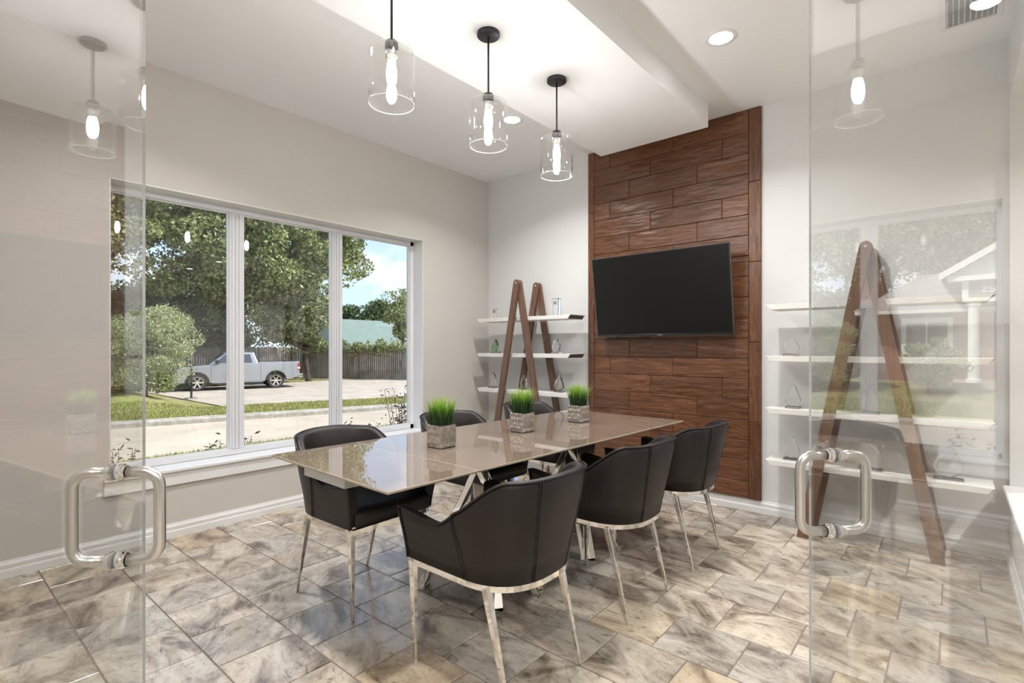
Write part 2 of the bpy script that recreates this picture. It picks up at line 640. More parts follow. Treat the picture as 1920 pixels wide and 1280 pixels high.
def tag(o, label=None, cat=None, group=None, kind=None):
    if label:
        o['label'] = label
    if cat:
        o['category'] = cat
    if group:
        o['group'] = group
    if kind:
        o['kind'] = kind
    return o


def thing(name, label, cat, loc=(0, 0, 0), rotz=0, group=None):
    o = bpy.data.objects.new(name, None)
    o.empty_display_size = 0.1
    link(o, None, loc, rotz)
    return tag(o, label, cat, group)


def struct(o, label=None):
    return tag(o, label, None, None, 'structure')


def bevel(o, w=0.004, seg=2, ang=35):
    b = o.modifiers.new('bevel', 'BEVEL')
    b.width = w
    b.segments = seg
    b.limit_method = 'ANGLE'
    b.angle_limit = math.radians(ang)
    return o


def copy_tree(root, loc=None, rotz=None, label=None, group=None):
    r = root.copy()
    COL.objects.link(r)
    if loc is not None:
        r.location = loc
    if rotz is not None:
        r.rotation_euler = (0, 0, rotz)
    if label:
        r['label'] = label
    if group:
        r['group'] = group
    for ch in list(root.children):
        c = ch.copy()
        COL.objects.link(c)
        c.parent = r
        for g in list(ch.children):
            d = g.copy()
            COL.objects.link(d)
            d.parent = c
    return r


def smooth01(t):
    t = max(0.0, min(1.0, t))
    return t * t * (3 - 2 * t)


def quads(name, mat, V, parent=None, per=4):
    """many loose faces from an (n*per,3) array"""
    n = len(V) // per
    me = bpy.data.meshes.new(name)
    me.vertices.add(n * per)
    me.vertices.foreach_set('co', np.asarray(V, dtype=np.float32).ravel())
    me.loops.add(n * per)
    me.loops.foreach_set('vertex_index', np.arange(n * per, dtype=np.int32))
    me.polygons.add(n)
    me.polygons.foreach_set('loop_start', np.arange(0, n * per, per, dtype=np.int32))
    me.polygons.foreach_set('loop_total', np.full(n, per, dtype=np.int32))
    me.materials.append(M[mat])
    me.update()
    me.validate()
    return link(bpy.data.objects.new(name, me), parent)


# ------------------------------------------------------------------ room measures
XL, XR = -3.92, 0.25          # window wall, right wall
YB, YF = 4.21, -0.17          # back wall, front wall
ZC = 3.07                     # ceiling
ZS = 2.907                    # underside of the dropped ceiling
RV = Vector((math.cos(TH), math.sin(TH)))      # right of the camera on the floor plane
FV = Vector((-math.sin(TH), math.cos(TH)))     # ahead of the camera

# glass door leaves: normal, offset, free edge and run of each pane
aL = math.radians(8.7)
nL = RV * math.cos(aL) + FV * math.sin(aL)
hL = (RV * ((218 - 960) / FPX) + FV) * 0.885
kL = nL.dot(hL)
dE = RV * ((270 - 960) / FPX) + FV
eL = dE * (kL / nL.dot(dE))
tL = Vector((-nL.y, nL.x))                     # from hinge to free edge
nR = Vector((0.7141, 0.7000))
kR = 0.707
dE = RV * ((1519 - 960) / FPX) + FV
eR = dE * (kR / nR.dot(dE))
dH = RV * ((1562 - 960) / FPX) + FV
hR = dH * (kR / nR.dot(dH))
tR = Vector((-nR.y, nR.x))
LEAF = 0.60
gL = eL - tL * LEAF
gR = eR - tR * LEAF
DD = (gR - gL).normalized()                    # along the doorway
DN = Vector((-DD.y, DD.x))                     # into the room
jL = gL - DD * 0.05
jR = gR + DD * 0.05

# ------------------------------------------------------------------ floor and its tiles
fl = MB().box(XL - 0.22, XR + 0.14, -0.9, YB + 0.15, -0.14, -0.0035).build('floor', 'grout')
struct(fl, 'stone tile floor laid in a staggered pattern with brown grout')
P_ = 0.3075
tile_cache = {}


def tile_mesh(w, h):
    k = (round(w, 3), round(h, 3))
    if k not in tile_cache:
        c = 0.0018
        b = MB()
        x, y = w / 2, h / 2
        z0, z1 = -0.0075, 0.0
        vs = [(-x, -y, z0), (x, -y, z0), (x, y, z0), (-x, y, z0), (-x, -y, z1 - c), (x, -y, z1 - c), (x, y, z1 - c), (-x, y, z1 - c),
              (-x + c, -y + c, z1), (x - c, -y + c, z1), (x - c, y - c, z1), (-x + c, y - c, z1)]
        fs = [(8, 9, 10, 11)]
        for i in range(4):
            j = (i + 1) % 4
            fs += [(i, j, 4 + j, 4 + i), (4 + i, 4 + j, 8 + j, 8 + i)]
        b.add(vs, fs)
        tile_cache[k] = b.mesh('tile', 'stone_tile')
    return tile_cache[k]


G = 0.0055
for k in range(-3, 13):
    y0, y1 = 0.495 + P_ * k, 0.495 + P_ * (k + 1)
    y0, y1 = max(y0, -0.42), min(y1, YB)
    if y1 - y0 < 0.02:
        continue
    off = -0.350 if k % 2 else -0.196
    for m in range(-13, 4):
        x0, x1 = off + P_ * m, off + P_ * (m + 1)
        x0, x1 = max(x0, XL), min(x1, XR)
        if x1 - x0 < 0.02:
            continue
        c = Vector(((x0 + x1) / 2, (y0 + y1) / 2))
        if (c - gL).dot(DN) < -0.45 or (c.y < YF - 0.02 and c.x < -0.9):
            continue
        o = link(bpy.data.objects.new('tile', tile_mesh(x1 - x0 - G, y1 - y0 - G)), fl, (c.x, c.y, R.uniform(-0.0004, 0.0004)))
        o.rotation_euler.z = 0

fl2 = MB().box(XR + 0.13, 6.6, -3.2, 5.7, -0.14, -0.004).box(-4.2, XR + 0.13, -3.2, -0.9, -0.14, -0.004).build('floor', 'stone_tile')
struct(fl2, 'tiled lobby floor outside the glass doors')

# ------------------------------------------------------------------ walls
WY0, WY1, WZ0, WZ1 = 0.82, 3.276, 0.455, 2.288     # window opening
b = MB()
xo = XL - 0.22
b.box(xo, XL, YF - 0.15, WY0, -1.0, ZC + 0.1)
b.box(xo, XL, WY1, YB + 0.15, -1.0, ZC + 0.1)
b.box(xo, XL, WY0, WY1, -1.0, WZ0 - 0.02)
b.box(xo, XL, WY0, WY1, WZ1, ZC + 0.1)
struct(b.build('wall_left', 'paint_greige'), 'greige window wall with a wide three-part window')
struct(MB().box(XL - 0.22, XR + 0.14, YB, YB + 0.15, -0.14, ZC + 0.1).build('wall_back', 'paint_light'), 'light grey back wall behind the wood panel')
OY0, OY1, OZ0, OZ1 = 1.5, 4.165, 0.425, 2.69
b = MB()
b.box(XR, XR + 0.14, jR.y - 0.02, OY0, -0.14, ZC + 0.1)
b.box(XR, XR + 0.14, OY1, YB, -0.14, ZC + 0.1)
b.box(XR, XR + 0.14, OY0, OY1, -0.14, OZ0)
b.box(XR, XR + 0.14, OY0, OY1, OZ1, ZC + 0.1)
struct(b.build('wall_right', 'paint_light'), 'light grey wall with a wide opening to the lobby')
b = MB().bbox(XR - 0.03, XR + 0.17, OY0 - 0.02, OY1, OZ0, OZ0 + 0.022, 0.004)
struct(b.build('trim_1', 'trim_white'), 'white sill cap of the lobby opening')
struct(MB().box(XL - 0.22, jL.x - 0.1, YF - 0.14, YF, -0.14, ZC + 0.1).build('wall_front', 'paint_greige'), 'wall beside the glass doors')


def wall_between(b, p, q, z0, z1, th=0.12):
    d = (q - p).normalized()
    nrm = Vector((-d.y, d.x)) * th
    p2, q2 = p - nrm, q - nrm
    vs = [(p.x, p.y, z0), (q.x, q.y, z0), (q2.x, q2.y, z0), (p2.x, p2.y, z0), (p.x, p.y, z1), (q.x, q.y, z1), (q2.x, q2.y, z1), (p2.x, p2.y, z1)]
    b.add(vs, [(0, 3, 2, 1), (4, 5, 6, 7), (0, 1, 5, 4), (1, 2, 6, 5), (2, 3, 7, 6), (3, 0, 4, 7)])


b = MB()
wall_between(b, jL - DD * 0.16, jL, -0.14, ZC + 0.1)
wall_between(b, jR, jR + DD * 0.10, -0.14, ZC + 0.1)
wall_between(b, jL, jR, 2.2, ZC + 0.1)
struct(b.build('wall_diagonal', 'paint_greige'), 'angled corner wall framing the glass doors')
b = MB()
b.box(6.6, 6.75, -3.2, 5.85, -0.14, ZC + 0.1)
b.box(XR, 6.6, 5.7, 5.85, -0.14, ZC + 0.1)
b.box(XR, XR + 0.14, YB + 0.15, 5.7, -0.14, ZC + 0.1)
b.box(-4.3, 6.75, -3.35, -3.2, -0.14, ZC + 0.1)
b.box(-4.3, -4.14, -3.2, YF - 0.14, -0.14, ZC + 0.1)
struct(b.build('wall_lobby', 'paint_light'), 'light grey lobby walls')
struct(MB().box(-4.3, 6.75, -3.35, 5.85, ZC, ZC + 0.2).build('ceiling', 'paint_ceiling'), 'smooth white ceiling')
struct(MB().box(-2.328, -1.405, YF + 0.3, 3.932, ZS, ZC + 0.02).build('ceiling_soffit', 'paint_ceiling'), 'dropped white ceiling box above the table')


# baseboards: moulded profile swept along each wall (profile: distance from wall, height)
BP = [(0, 0), (0.016, 0), (0.016, 0.038), (0.014, 0.046), (0.010, 0.048), (0.012, 0.062), (0.012, 0.072), (0.007, 0.082), (0.005, 0.092), (0, 0.092)]


def baseboard(name, p, q, label):
    p, q = Vector(p), Vector(q)
    d = (q - p).normalized()
    nr = Vector((-d.y, d.x))
    n = len(BP)
    vs = []
    for e in (p, q):
        for a, z in BP:
            w = e + nr * a
            vs.append((w.x, w.y, z))
    fs = [tuple(range(n)), tuple(range(2 * n - 1, n - 1, -1))]
    for i in range(n):
        j = (i + 1) % n
        fs.append((i, j, n + j, n + i))
    return struct(MB().add(vs, fs).build(name, 'trim_white'), label)


baseboard('baseboard_left', (XL, YB), (XL, YF), 'white moulded baseboard under the window')
baseboard('baseboard_back', (XR, YB), (XL, YB), 'white moulded baseboard along the back wall')
baseboard('baseboard_right', (XR, 0.9), (XR, YB), 'white moulded baseboard under the lobby opening')
baseboard('baseboard_front', (XL, YF), (jL.x - 0.12, YF), 'white moulded baseboard beside the glass doors')

# ------------------------------------------------------------------ window
win = bpy.data.objects.new('window_1', None)
link(win)
struct(win, 'wide white vinyl window in three fixed parts')
FX0, FX1 = XL - 0.20, XL - 0.14           # frame depth range
MUL = [(1.562, 1.664), (2.392, 2.49)]
b = MB()
fw = 0.045
b.bbox(FX0, FX1, WY0, WY1, WZ1 - fw, WZ1, 0.004)
b.bbox(FX0, FX1, WY0, WY1, WZ0, WZ0 + fw, 0.004)
b.bbox(FX0, FX1, WY0, WY0 + fw * 0.6, WZ0, WZ1, 0.004)
b.bbox(FX0, FX1, WY1 - fw, WY1, WZ0, WZ1, 0.004)
b.build('frame', 'vinyl_white', win)
for y0, y1 in MUL:
    b = MB().bbox(FX0, FX1, y0, y1, WZ0 + fw, WZ1 - fw, 0.003)
    for t in (0.25, 0.5, 0.75):
        yy = y0 + (y1 - y0) * t
        b.bbox(FX1, FX1 + 0.008, yy - 0.009, yy + 0.009, WZ0 + fw, WZ1 - fw, 0.003)
    b.build('mullion', 'vinyl_white', win)
PAN = [(WY0 + fw * 0.6, MUL[0][0]), (MUL[0][1], MUL[1][0]), (MUL[1][1], WY1 - fw)]
for y0, y1 in PAN:
    z0, z1 = WZ0 + fw, WZ1 - fw
    MB().box(FX0 + 0.022, FX0 + 0.028, y0, y1, z0, z1).build('pane', 'window_glass', win)
    b = MB()
    c = 0.008
    for q in ((y0, y0 + c, z0, z1), (y1 - c, y1, z0, z1), (y0 + c, y1 - c, z0, z0 + c), (y0 + c, y1 - c, z1 - c, z1)):
        b.bbox(FX0 + 0.03, FX1 - 0.012, q[0], q[1], q[2], q[3], 0.002)
    b.build('glazing_bead', 'trim_white', win)
b = MB()
b.box(FX1, XL + 0.001, WY0 - 0.001, WY0 + 0.006, WZ0, WZ1)
b.box(FX1, XL + 0.001, WY1 - 0.006, WY1 + 0.001, WZ0, WZ1)
b.box(FX1, XL + 0.001, WY0, WY1, WZ1 - 0.006, WZ1 + 0.001)
b.build('jamb_lining', 'trim_white', win)
MB().bbox(FX1 - 0.002, XL + 0.035, WY0 - 0.03, WY1 + 0.03, WZ0 - 0.024, WZ0, 0.005).build('sill', 'trim_white', win)
MB().bbox(XL - 0.002, XL + 0.018, WY0 - 0.03, WY1 + 0.03, 0.345, WZ0 - 0.024, 0.003).build('apron', 'trim_white', win)

# ------------------------------------------------------------------ glass doors


def glass_door(name, hinge, tdir, nrm, handle_at, edge, label):
    d = bpy.data.objects.new(name, None)
    link(d, None, (hinge.x, hinge.y, 0), math.atan2(tdir.y, tdir.x))
    struct(d, label)
    # local frame: x from hinge to free edge, y to the left of that
    T = 0.0026
    b = MB()
    b.add([(0, T, 0.012), (LEAF, T, 0.012), (LEAF, T, 2.16), (0, T, 2.16)], [(0, 1, 2, 3)], 0)
    b.add([(0, -T, 0.012), (LEAF, -T, 0.012), (LEAF, -T, 2.16), (0, -T, 2.16)], [(3, 2, 1, 0)], 0)
    for x in (0, LEAF):
        b.add([(x, -T, 0.012), (x, T, 0.012), (x, T, 2.16), (x, -T, 2.16)], [(0, 1, 2, 3)], 1)
    for z in (0.012, 2.16):
        b.add([(0, -T, z), (LEAF, -T, z), (LEAF, T, z), (0, T, z)], [(0, 1, 2, 3)], 1)
    b.build('glass_pane', ['door_glass', 'pane_edge'], d)
    hx = LEAF - (edge - handle_at).length
    for sgn in (-1, 1):
        path = [(hx, sgn * 0.018, 1.037)]
        r_, D, zt, zb = 0.026, 0.068, 1.037, 0.887
        for k in range(7):
            w = k / 6 * PI / 2
            path.append((hx, sgn * (D - r_ + r_ * math.sin(w)), zt - r_ + r_ * math.cos(w)))
        for k in range(7):
            w = k / 6 * PI / 2
            path.append((hx, sgn * (D - r_ + r_ * math.cos(w)), zb + r_ - r_ * math.sin(w)))
        path.append((hx, sgn * 0.018, 0.887))
        h = MB().tube(path, 0.0092, 16).build('handle', 'brushed_steel', d)
        for z in (1.037, 0.887):
            ry = Matrix.Translation((hx, 0, z)) @ Matrix.Rotation(-sgn * PI / 2, 4, 'X')
            MB().lathe([(0.0, T + 0.0005), (0.0135, T + 0.0005), (0.0135, T + 0.003), (0.0, T + 0.003)], 20, 0, ry, False).build('gasket', 'clear_gasket', h)
            MB().lathe([(0.0, T + 0.003), (0.0145, T + 0.003), (0.0145, T + 0.008), (0.0115, T + 0.010), (0.0115, T + 0.014), (0.0, T + 0.014)], 20, 0, ry, False).build('rosette', 'chrome', h)
    for z in (0.012, 2.06):
        MB().bbox(-0.004, 0.16, -0.016, 0.016, z, z + 0.10, 0.003).build('patch_fitting', 'brushed_steel', d)
    return d


glass_door('door_1', gL, tL, nL, hL, eL, 'clear glass door leaf swung open towards the window wall')
glass_door('door_2', gR, tR, nR, hR, eR, 'clear glass door leaf swung open beside the lobby opening')

# ------------------------------------------------------------------ wood panel wall
pan = thing('wood_wall_panel', 'dark red-brown hickory plank panel reaching from baseboard to ceiling', 'wall panel', (0, YB, 0))
PX0, PX1 = -2.62, -1.10
BL, BR_ = -2.553, -1.190


def aty_x(u, y):
    a = (u - 960) / FPX
    return y * (a * math.cos(TH) - math.sin(TH)) / (a * math.sin(TH) + math.cos(TH))


def plank(x0, x1, z0, z1, mat, name='plank', deep=0.0):
    g = 0.0011
    th = 0.024 + deep
    o = MB().bbox(-(x1 - x0) / 2 + g, (x1 - x0) / 2 - g, -th, 0.0, -(z1 - z0) / 2 + g, (z1 - z0) / 2 - g, 0.003).build(name, mat, pan, ((x0 + x1) / 2, 0, (z0 + z1) / 2))
    return o


JO = {1: [aty_x(1220, 4.19), aty_x(1354, 4.19)], 2: [aty_x(1180, 4.19), aty_x(1307, 4.19)], 0: [aty_x(1144, 4.19), aty_x(1262, 4.19)]}
ztop = [ZC - 0.002] + [2.893 - 0.157 * i for i in range(0, 18)] + [0.094]
for i in range(len(ztop) - 1):
    z1, z0 = ztop[i], ztop[i + 1]
    if z1 - z0 < 0.01:
        continue
    xs = [BL] + JO[i % 3] + [BR_]
    for a, c in zip(xs[:-1], xs[1:]):
        plank(a, c, z0, z1, 'hickory_h', deep=R.uniform(-0.002, 0.002))
zb = [ZC - 0.002, 2.51, 1.90, 1.29, 0.68, 0.094]
for z1, z0 in zip(zb[:-1], zb[1:]):
    plank(PX0, BL, z0, z1, 'hickory_v', 'border_board', 0.002)
    plank(BR_, PX1, z0, z1, 'hickory_v', 'border_board', 0.002)
MB().box(PX0 + 0.003, PX1 - 0.003, -0.012, 0.0, 0.095, ZC - 0.004).build('backing', 'tv_plastic', pan)

# ------------------------------------------------------------------ ceiling fittings


def can_light(x, y, label, watts, group):
    t = thing('recessed_light', label, 'ceiling light', (x, y, ZC), 0, group)
    MB().lathe([(0.062, -0.001), (0.066, -0.006), (0.088, -0.004), (0.09, 0.0)], 32).build('trim_ring', 'trim_white', t)
    MB().lathe([(0.0, -0.004), (0.045, -0.004), (0.064, -0.002)], 32).build('lens', 'downlight_lens', t)
    ld = bpy.data.lights.new('downlight', 'AREA')
    ld.shape = 'DISK'
    ld.size = 0.11
    ld.energy = watts
    ld.color = (1.0, 0.985, 0.965)
    ld.spread = math.radians(134)
    lo = bpy.data.objects.new('downlight', ld)
    link(lo, t, (0, 0, -0.012))
    return t


GR = 'recessed lights in the room ceiling'
can_light(-1.04, 3.117, 'round recessed ceiling light between the dropped ceiling and the right-hand shelves', CAN_W, GR)
can_light(-2.686, 3.158, 'round recessed ceiling light between dropped ceiling and window, near the back wall', CAN_W, GR)
can_light(-2.686, 0.93, 'round recessed ceiling light between dropped ceiling and window, by the doors', CAN_W, GR)
can_light(-1.04, 0.95, 'round recessed ceiling light just inside the glass doors', CAN_W, GR)
GR = 'recessed lights in the lobby ceiling'  # all but the first pair are unseen lamps added as fill light
for x, y, w_ in ((3.7, 4.36, 'in line with the back wall'), (5.25, 4.3, 'deep in the lobby corner'), (1.6, 3.2, 'added fill facing the wall opening'), (1.6, 0.6, 'added fill beside the right-hand door jamb'),
                 (0.4, -1.0, 'added fill right outside the glass doors'), (-1.6, -1.6, 'added fill behind the wall beside the doors'), (3.6, 0.6, 'added fill over the middle of the lobby'), (2.0, -1.9, 'added fill by the far lobby wall')):
    can_light(x, y, 'round recessed ceiling light of the lobby, ' + w_, LOBBY_W, GR)

t = thing('air_vent', 'white rectangular ceiling air register near the right wall', 'vent', (0.075, 3.62, ZC))
b = MB()
b.bbox(-0.13, 0.13, -0.26, -0.235, -0.012, 0, 0.003).bbox(-0.13, 0.13, 0.235, 0.26, -0.012, 0, 0.003)
b.bbox(-0.13, -0.105, -0.235, 0.235, -0.012, 0, 0.003).bbox(0.105, 0.13, -0.235, 0.235, -0.012, 0, 0.003)
b.build('frame', 'trim_white', t)
MB().box(-0.105, 0.105, -0.235, 0.235, -0.002, 0).build('duct', 'steel_dark', t)
for j in range(3):
    y0 = -0.228 + j * 0.156
    for i in range(9):
        x = -0.096 + i * 0.024
        MB().box(-0.001, 0.001, 0, 0.142, -0.012, 0.0, mat=Matrix.Translation((x, y0, 0)) @ Matrix.Rotation(0.5, 4, 'Y')).build('slat', 'trim_white', t)

# ------------------------------------------------------------------ pendants


def pendant(y, label):
    t = thing('pendant_light', label, 'pendant light', (-1.868, y, ZS), 0, 'pendants above the table')
    MB().lathe([(0.0, 0.0), (0.06, 0.0), (0.06, -0.017), (0.056, -0.021), (0.0, -0.022)], 36).build('canopy', 'black_metal', t)
    MB().tube([(0, 0, -0.02), (0, 0, -0.335)], 0.0052, 10).build('rod', 'black_metal', t)
    c = MB().lathe([(0.0, -0.322), (0.024, -0.322), (0.0285, -0.328), (0.0285, -0.358), (0.0, -0.358)], 28).build('socket_cap', 'black_metal', t)
    MB().lathe([(0.0, -0.360), (0.0265, -0.360), (0.0265, -0.392), (0.020, -0.396), (0.020, -0.408), (0.0, -0.408)], 24).build('socket', 'brushed_steel', t)
    # hand-blown shade: open cylinder with a rounded shoulder
    pr_o = [(0.029, -0.358)]
    for k in range(7):
        w = k / 6 * PI / 2
        pr_o.append((0.072 + 0.028 * math.sin(w), -0.386 + 0.028 * math.cos(w)))
    pr_o += [(0.1005, -0.45), (0.1, -0.52), (0.1, -0.597)]
    pr_i = [(r - 0.0035 if r > 0.03 else r, z - (0.0035 if i < 4 else 0)) for i, (r, z) in enumerate(pr_o)]
    MB().lathe(pr_o + pr_i[::-1], 48).build('glass_shade', 'lamp_glass', t)
    MB().tube([(0.0983 * math.cos(a), 0.0983 * math.sin(a), -0.597) for a in [2 * PI * i / 48 for i in range(48)]], 0.0022, 8, closed=True).build('shade_rim', 'pane_edge', t)
    MB().lathe([(0.0, -0.405), (0.013, -0.406), (0.016, -0.42), (0.021, -0.44), (0.023, -0.47), (0.019, -0.50), (0.010, -0.518), (0.0, -0.523)], 24).build('bulb', 'bulb', t)
    return t


pendant(1.385, 'clear glass cylinder pendant over the table end by the glass doors')
pendant(2.004, 'clear glass cylinder pendant in the middle of the row of three')
pendant(2.623, 'clear glass cylinder pendant closest to the wood panel')

# ------------------------------------------------------------------ television
tv = thing('television', 'large black flat television tilted forward on the wood panel', 'television', (-1.858, YB - 0.031, 1.35))
TY, TZ, TT = -0.078, 0.0, math.atan2(0.105, 0.68)
Tm = Matrix.Translation((0, TY, TZ)) @ Matrix.Rotation(TT, 4, 'X')
hw, hh = 0.592, 0.69
b = MB()
b.bbox(-hw, hw, -0.018, 0.012, 0, hh, 0.004, mat=Tm)
b.bbox(-hw + 0.12, hw - 0.12, 0.012, 0.035, 0.06, hh - 0.12, 0.012, mat=Tm)
b.build('body', 'tv_plastic', tv)
b = MB()
w_ = 0.011
b.bbox(-hw, hw, -0.022, -0.016, hh - w_, hh, 0.002, mat=Tm).bbox(-hw, hw, -0.022, -0.016, 0, w_ * 1.5, 0.002, mat=Tm)
b.bbox(-hw, -hw + w_, -0.022, -0.016, w_, hh - w_, 0.002, mat=Tm).bbox(hw - w_, hw, -0.022, -0.016, w_, hh - w_, 0.002, mat=Tm)
b.build('bezel', 'tv_plastic', tv)
b = MB()
b.bbox(-hw - 0.003, hw + 0.003, -0.02, 0.004, -0.004, 0.0, 0.001, mat=Tm)
b.bbox(-hw - 0.003, -hw, -0.02, 0.004, -0.004, hh + 0.003, 0.001, mat=Tm).bbox(hw, hw + 0.003, -0.02, 0.004, -0.004, hh + 0.003, 0.001, mat=Tm)
b.bbox(-hw, hw, -0.02, 0.004, hh, hh + 0.003, 0.001, mat=Tm)
b.build('edge_trim', 'tv_bezel_silver', tv)
MB().box(-hw + w_, hw - w_, -0.0195, -0.018, w_ * 1.5, hh - w_, mat=Tm).build('screen', 'tv_screen', tv)
MB().bbox(-0.022, 0.022, -0.0228, -0.0218, 0.005, 0.0105, 0.0003, mat=Tm).build('badge', 'tv_bezel_silver', tv)
MB().bbox(-hw + 0.09, -hw + 0.17, 0.0, 0.03, -0.022, 0.0, 0.004, mat=Tm).build('sensor_box', 'tv_plastic', tv)
b = MB()
b.bbox(-0.22, 0.22, -0.022, -0.001, 0.20, 0.50, 0.004)
for x in (-0.15, 0.15):
    b.bbox(x - 0.02, x + 0.02, -0.095, -0.02, 0.25, 0.45, 0.004)
b.build('wall_bracket', 'black_metal', tv)

# ------------------------------------------------------------------ table
TR_ = math.radians(-1.9)          # table stands slightly turned
tab = thing('dining_table', 'long taupe glass extension table on a chrome base', 'table', (-1.915, 2.29, 0), TR_)
HX, HY = 0.468, 1.190
seam = 1.535 - 2.29
zt = 0.75


def top_slab(y0, y1, name):
    o = MB().bbox(-HX, HX, y0, y1, zt - 0.0105, zt, 0.0022, 0).build(name, ['table_glass', 'table_edge'], tab)
    for p in o.data.polygons:
        if p.normal.z < 0.9:
            p.material_index = 1
    return o


top_slab(-HY, seam - 0.0015, 'extension_leaf')
top_slab(seam + 0.0015, HY + 0.0, 'table_top')
MB().bbox(-0.30, 0.05, -HY + 0.075, seam + 0.28, zt - 0.082, zt - 0.022, 0.003).build('extension_rail', 'white_lacquer', tab)
MB().bbox(-0.26, 0.01, -HY + 0.14, seam + 0.2, zt - 0.022, zt - 0.0105, 0.002).build('leaf_support', 'steel_dark', tab)
MB().bbox(-0.33, 0.33, -0.70, 0.98, zt - 0.05, zt - 0.0105, 0.004).build('top_frame', 'steel_dark', tab)


def bar(p, q, w, th, wdir):
    """flat bar from p to q, w wide along wdir"""
    p, q = Vector(p), Vector(q)
    d = (q - p).normalized()
    a = (Vector(wdir) - d * d.dot(Vector(wdir))).normalized() * w / 2
    c = d.cross(a).normalized() * th / 2
    vs = [p - a - c, p + a - c, p + a + c, p - a + c, q - a - c, q + a - c, q + a + c, q - a + c]
    return MB().add(vs, [(0, 3, 2, 1), (4, 5, 6, 7), (0, 1, 5, 4), (1, 2, 6, 5), (2, 3, 7, 6), (3, 0, 4, 7)])


for cy in (1.935 - 2.29, 2.72 - 2.29):
    cx_ = 0.06
    for (fx, fy), wd in (((-0.24, -0.18), (0.3, -0.6, 0)), ((0.25, 0.17), (0.3, -0.6, 0)), ((0.21, -0.10), (0.6, 0.5, 0)), ((-0.22, 0.20), (0.6, 0.5, 0))):
        foot = (cx_ + fx, cy + fy, 0.006)
        top = (cx_ - fx * 0.10, cy - fy * 0.10, zt - 0.045)
        o = bar(foot, top, 0.085, 0.03, wd).build('leg', 'chrome', tab)
        bevel(o, 0.003, 2)
        f = MB().bbox(-0.045, 0.045, -0.022, 0.022, 0, 0.008, 0.002).build('foot_pad', 'chrome', o, (foot[0], foot[1], 0), math.atan2(wd[1], wd[0]))

# ------------------------------------------------------------------ chairs


def U_curve(q, half, fx, rx, x0=-0.03, ex=2.5):
    """plan of the shell: q in -1..1 from one arm front round the back to the other"""
    s = 1 if q >= 0 else -1
    a = 1 - abs(q)                       # 0 at arm front, 1 at back centre
    if a < 0.42:
        t = a / 0.42
        return Vector((fx + (x0 - fx) * t, s * half))
    w = (a - 0.42) / 0.58 * PI / 2
    c, n = max(0.0, math.cos(w)), max(0.0, math.sin(w))
    return Vector((x0 - (x0 - rx) * (n ** (2 / ex)), s * half * (c ** (2 / ex))))


def top_z(q):
    a = 1 - abs(q)
    z = 0.632 - 0.028 * smooth01(a / 0.28)
    z += 0.198 * smooth01((a - 0.26) / 0.42)
    z += 0.012 * smooth01((a - 0.68) / 0.32)
    return z


ZB = 0.432


def shell_pt(q, t, off):
    """point of the chair shell: t 0 at the bottom, 1 at the top edge, off = inset towards the seat"""
    z = ZB + (top_z(q) - ZB) * t
    k = (z - ZB) / 0.385
    half = 0.238 + 0.036 * smooth01(k * 1.3) - off
    fx = 0.262 + 0.035 * min(1, k * 1.5)
    rx = -0.262 - 0.085 * k + off
    p = U_curve(q, half, fx, rx)
    return Vector((p.x, p.y, z))


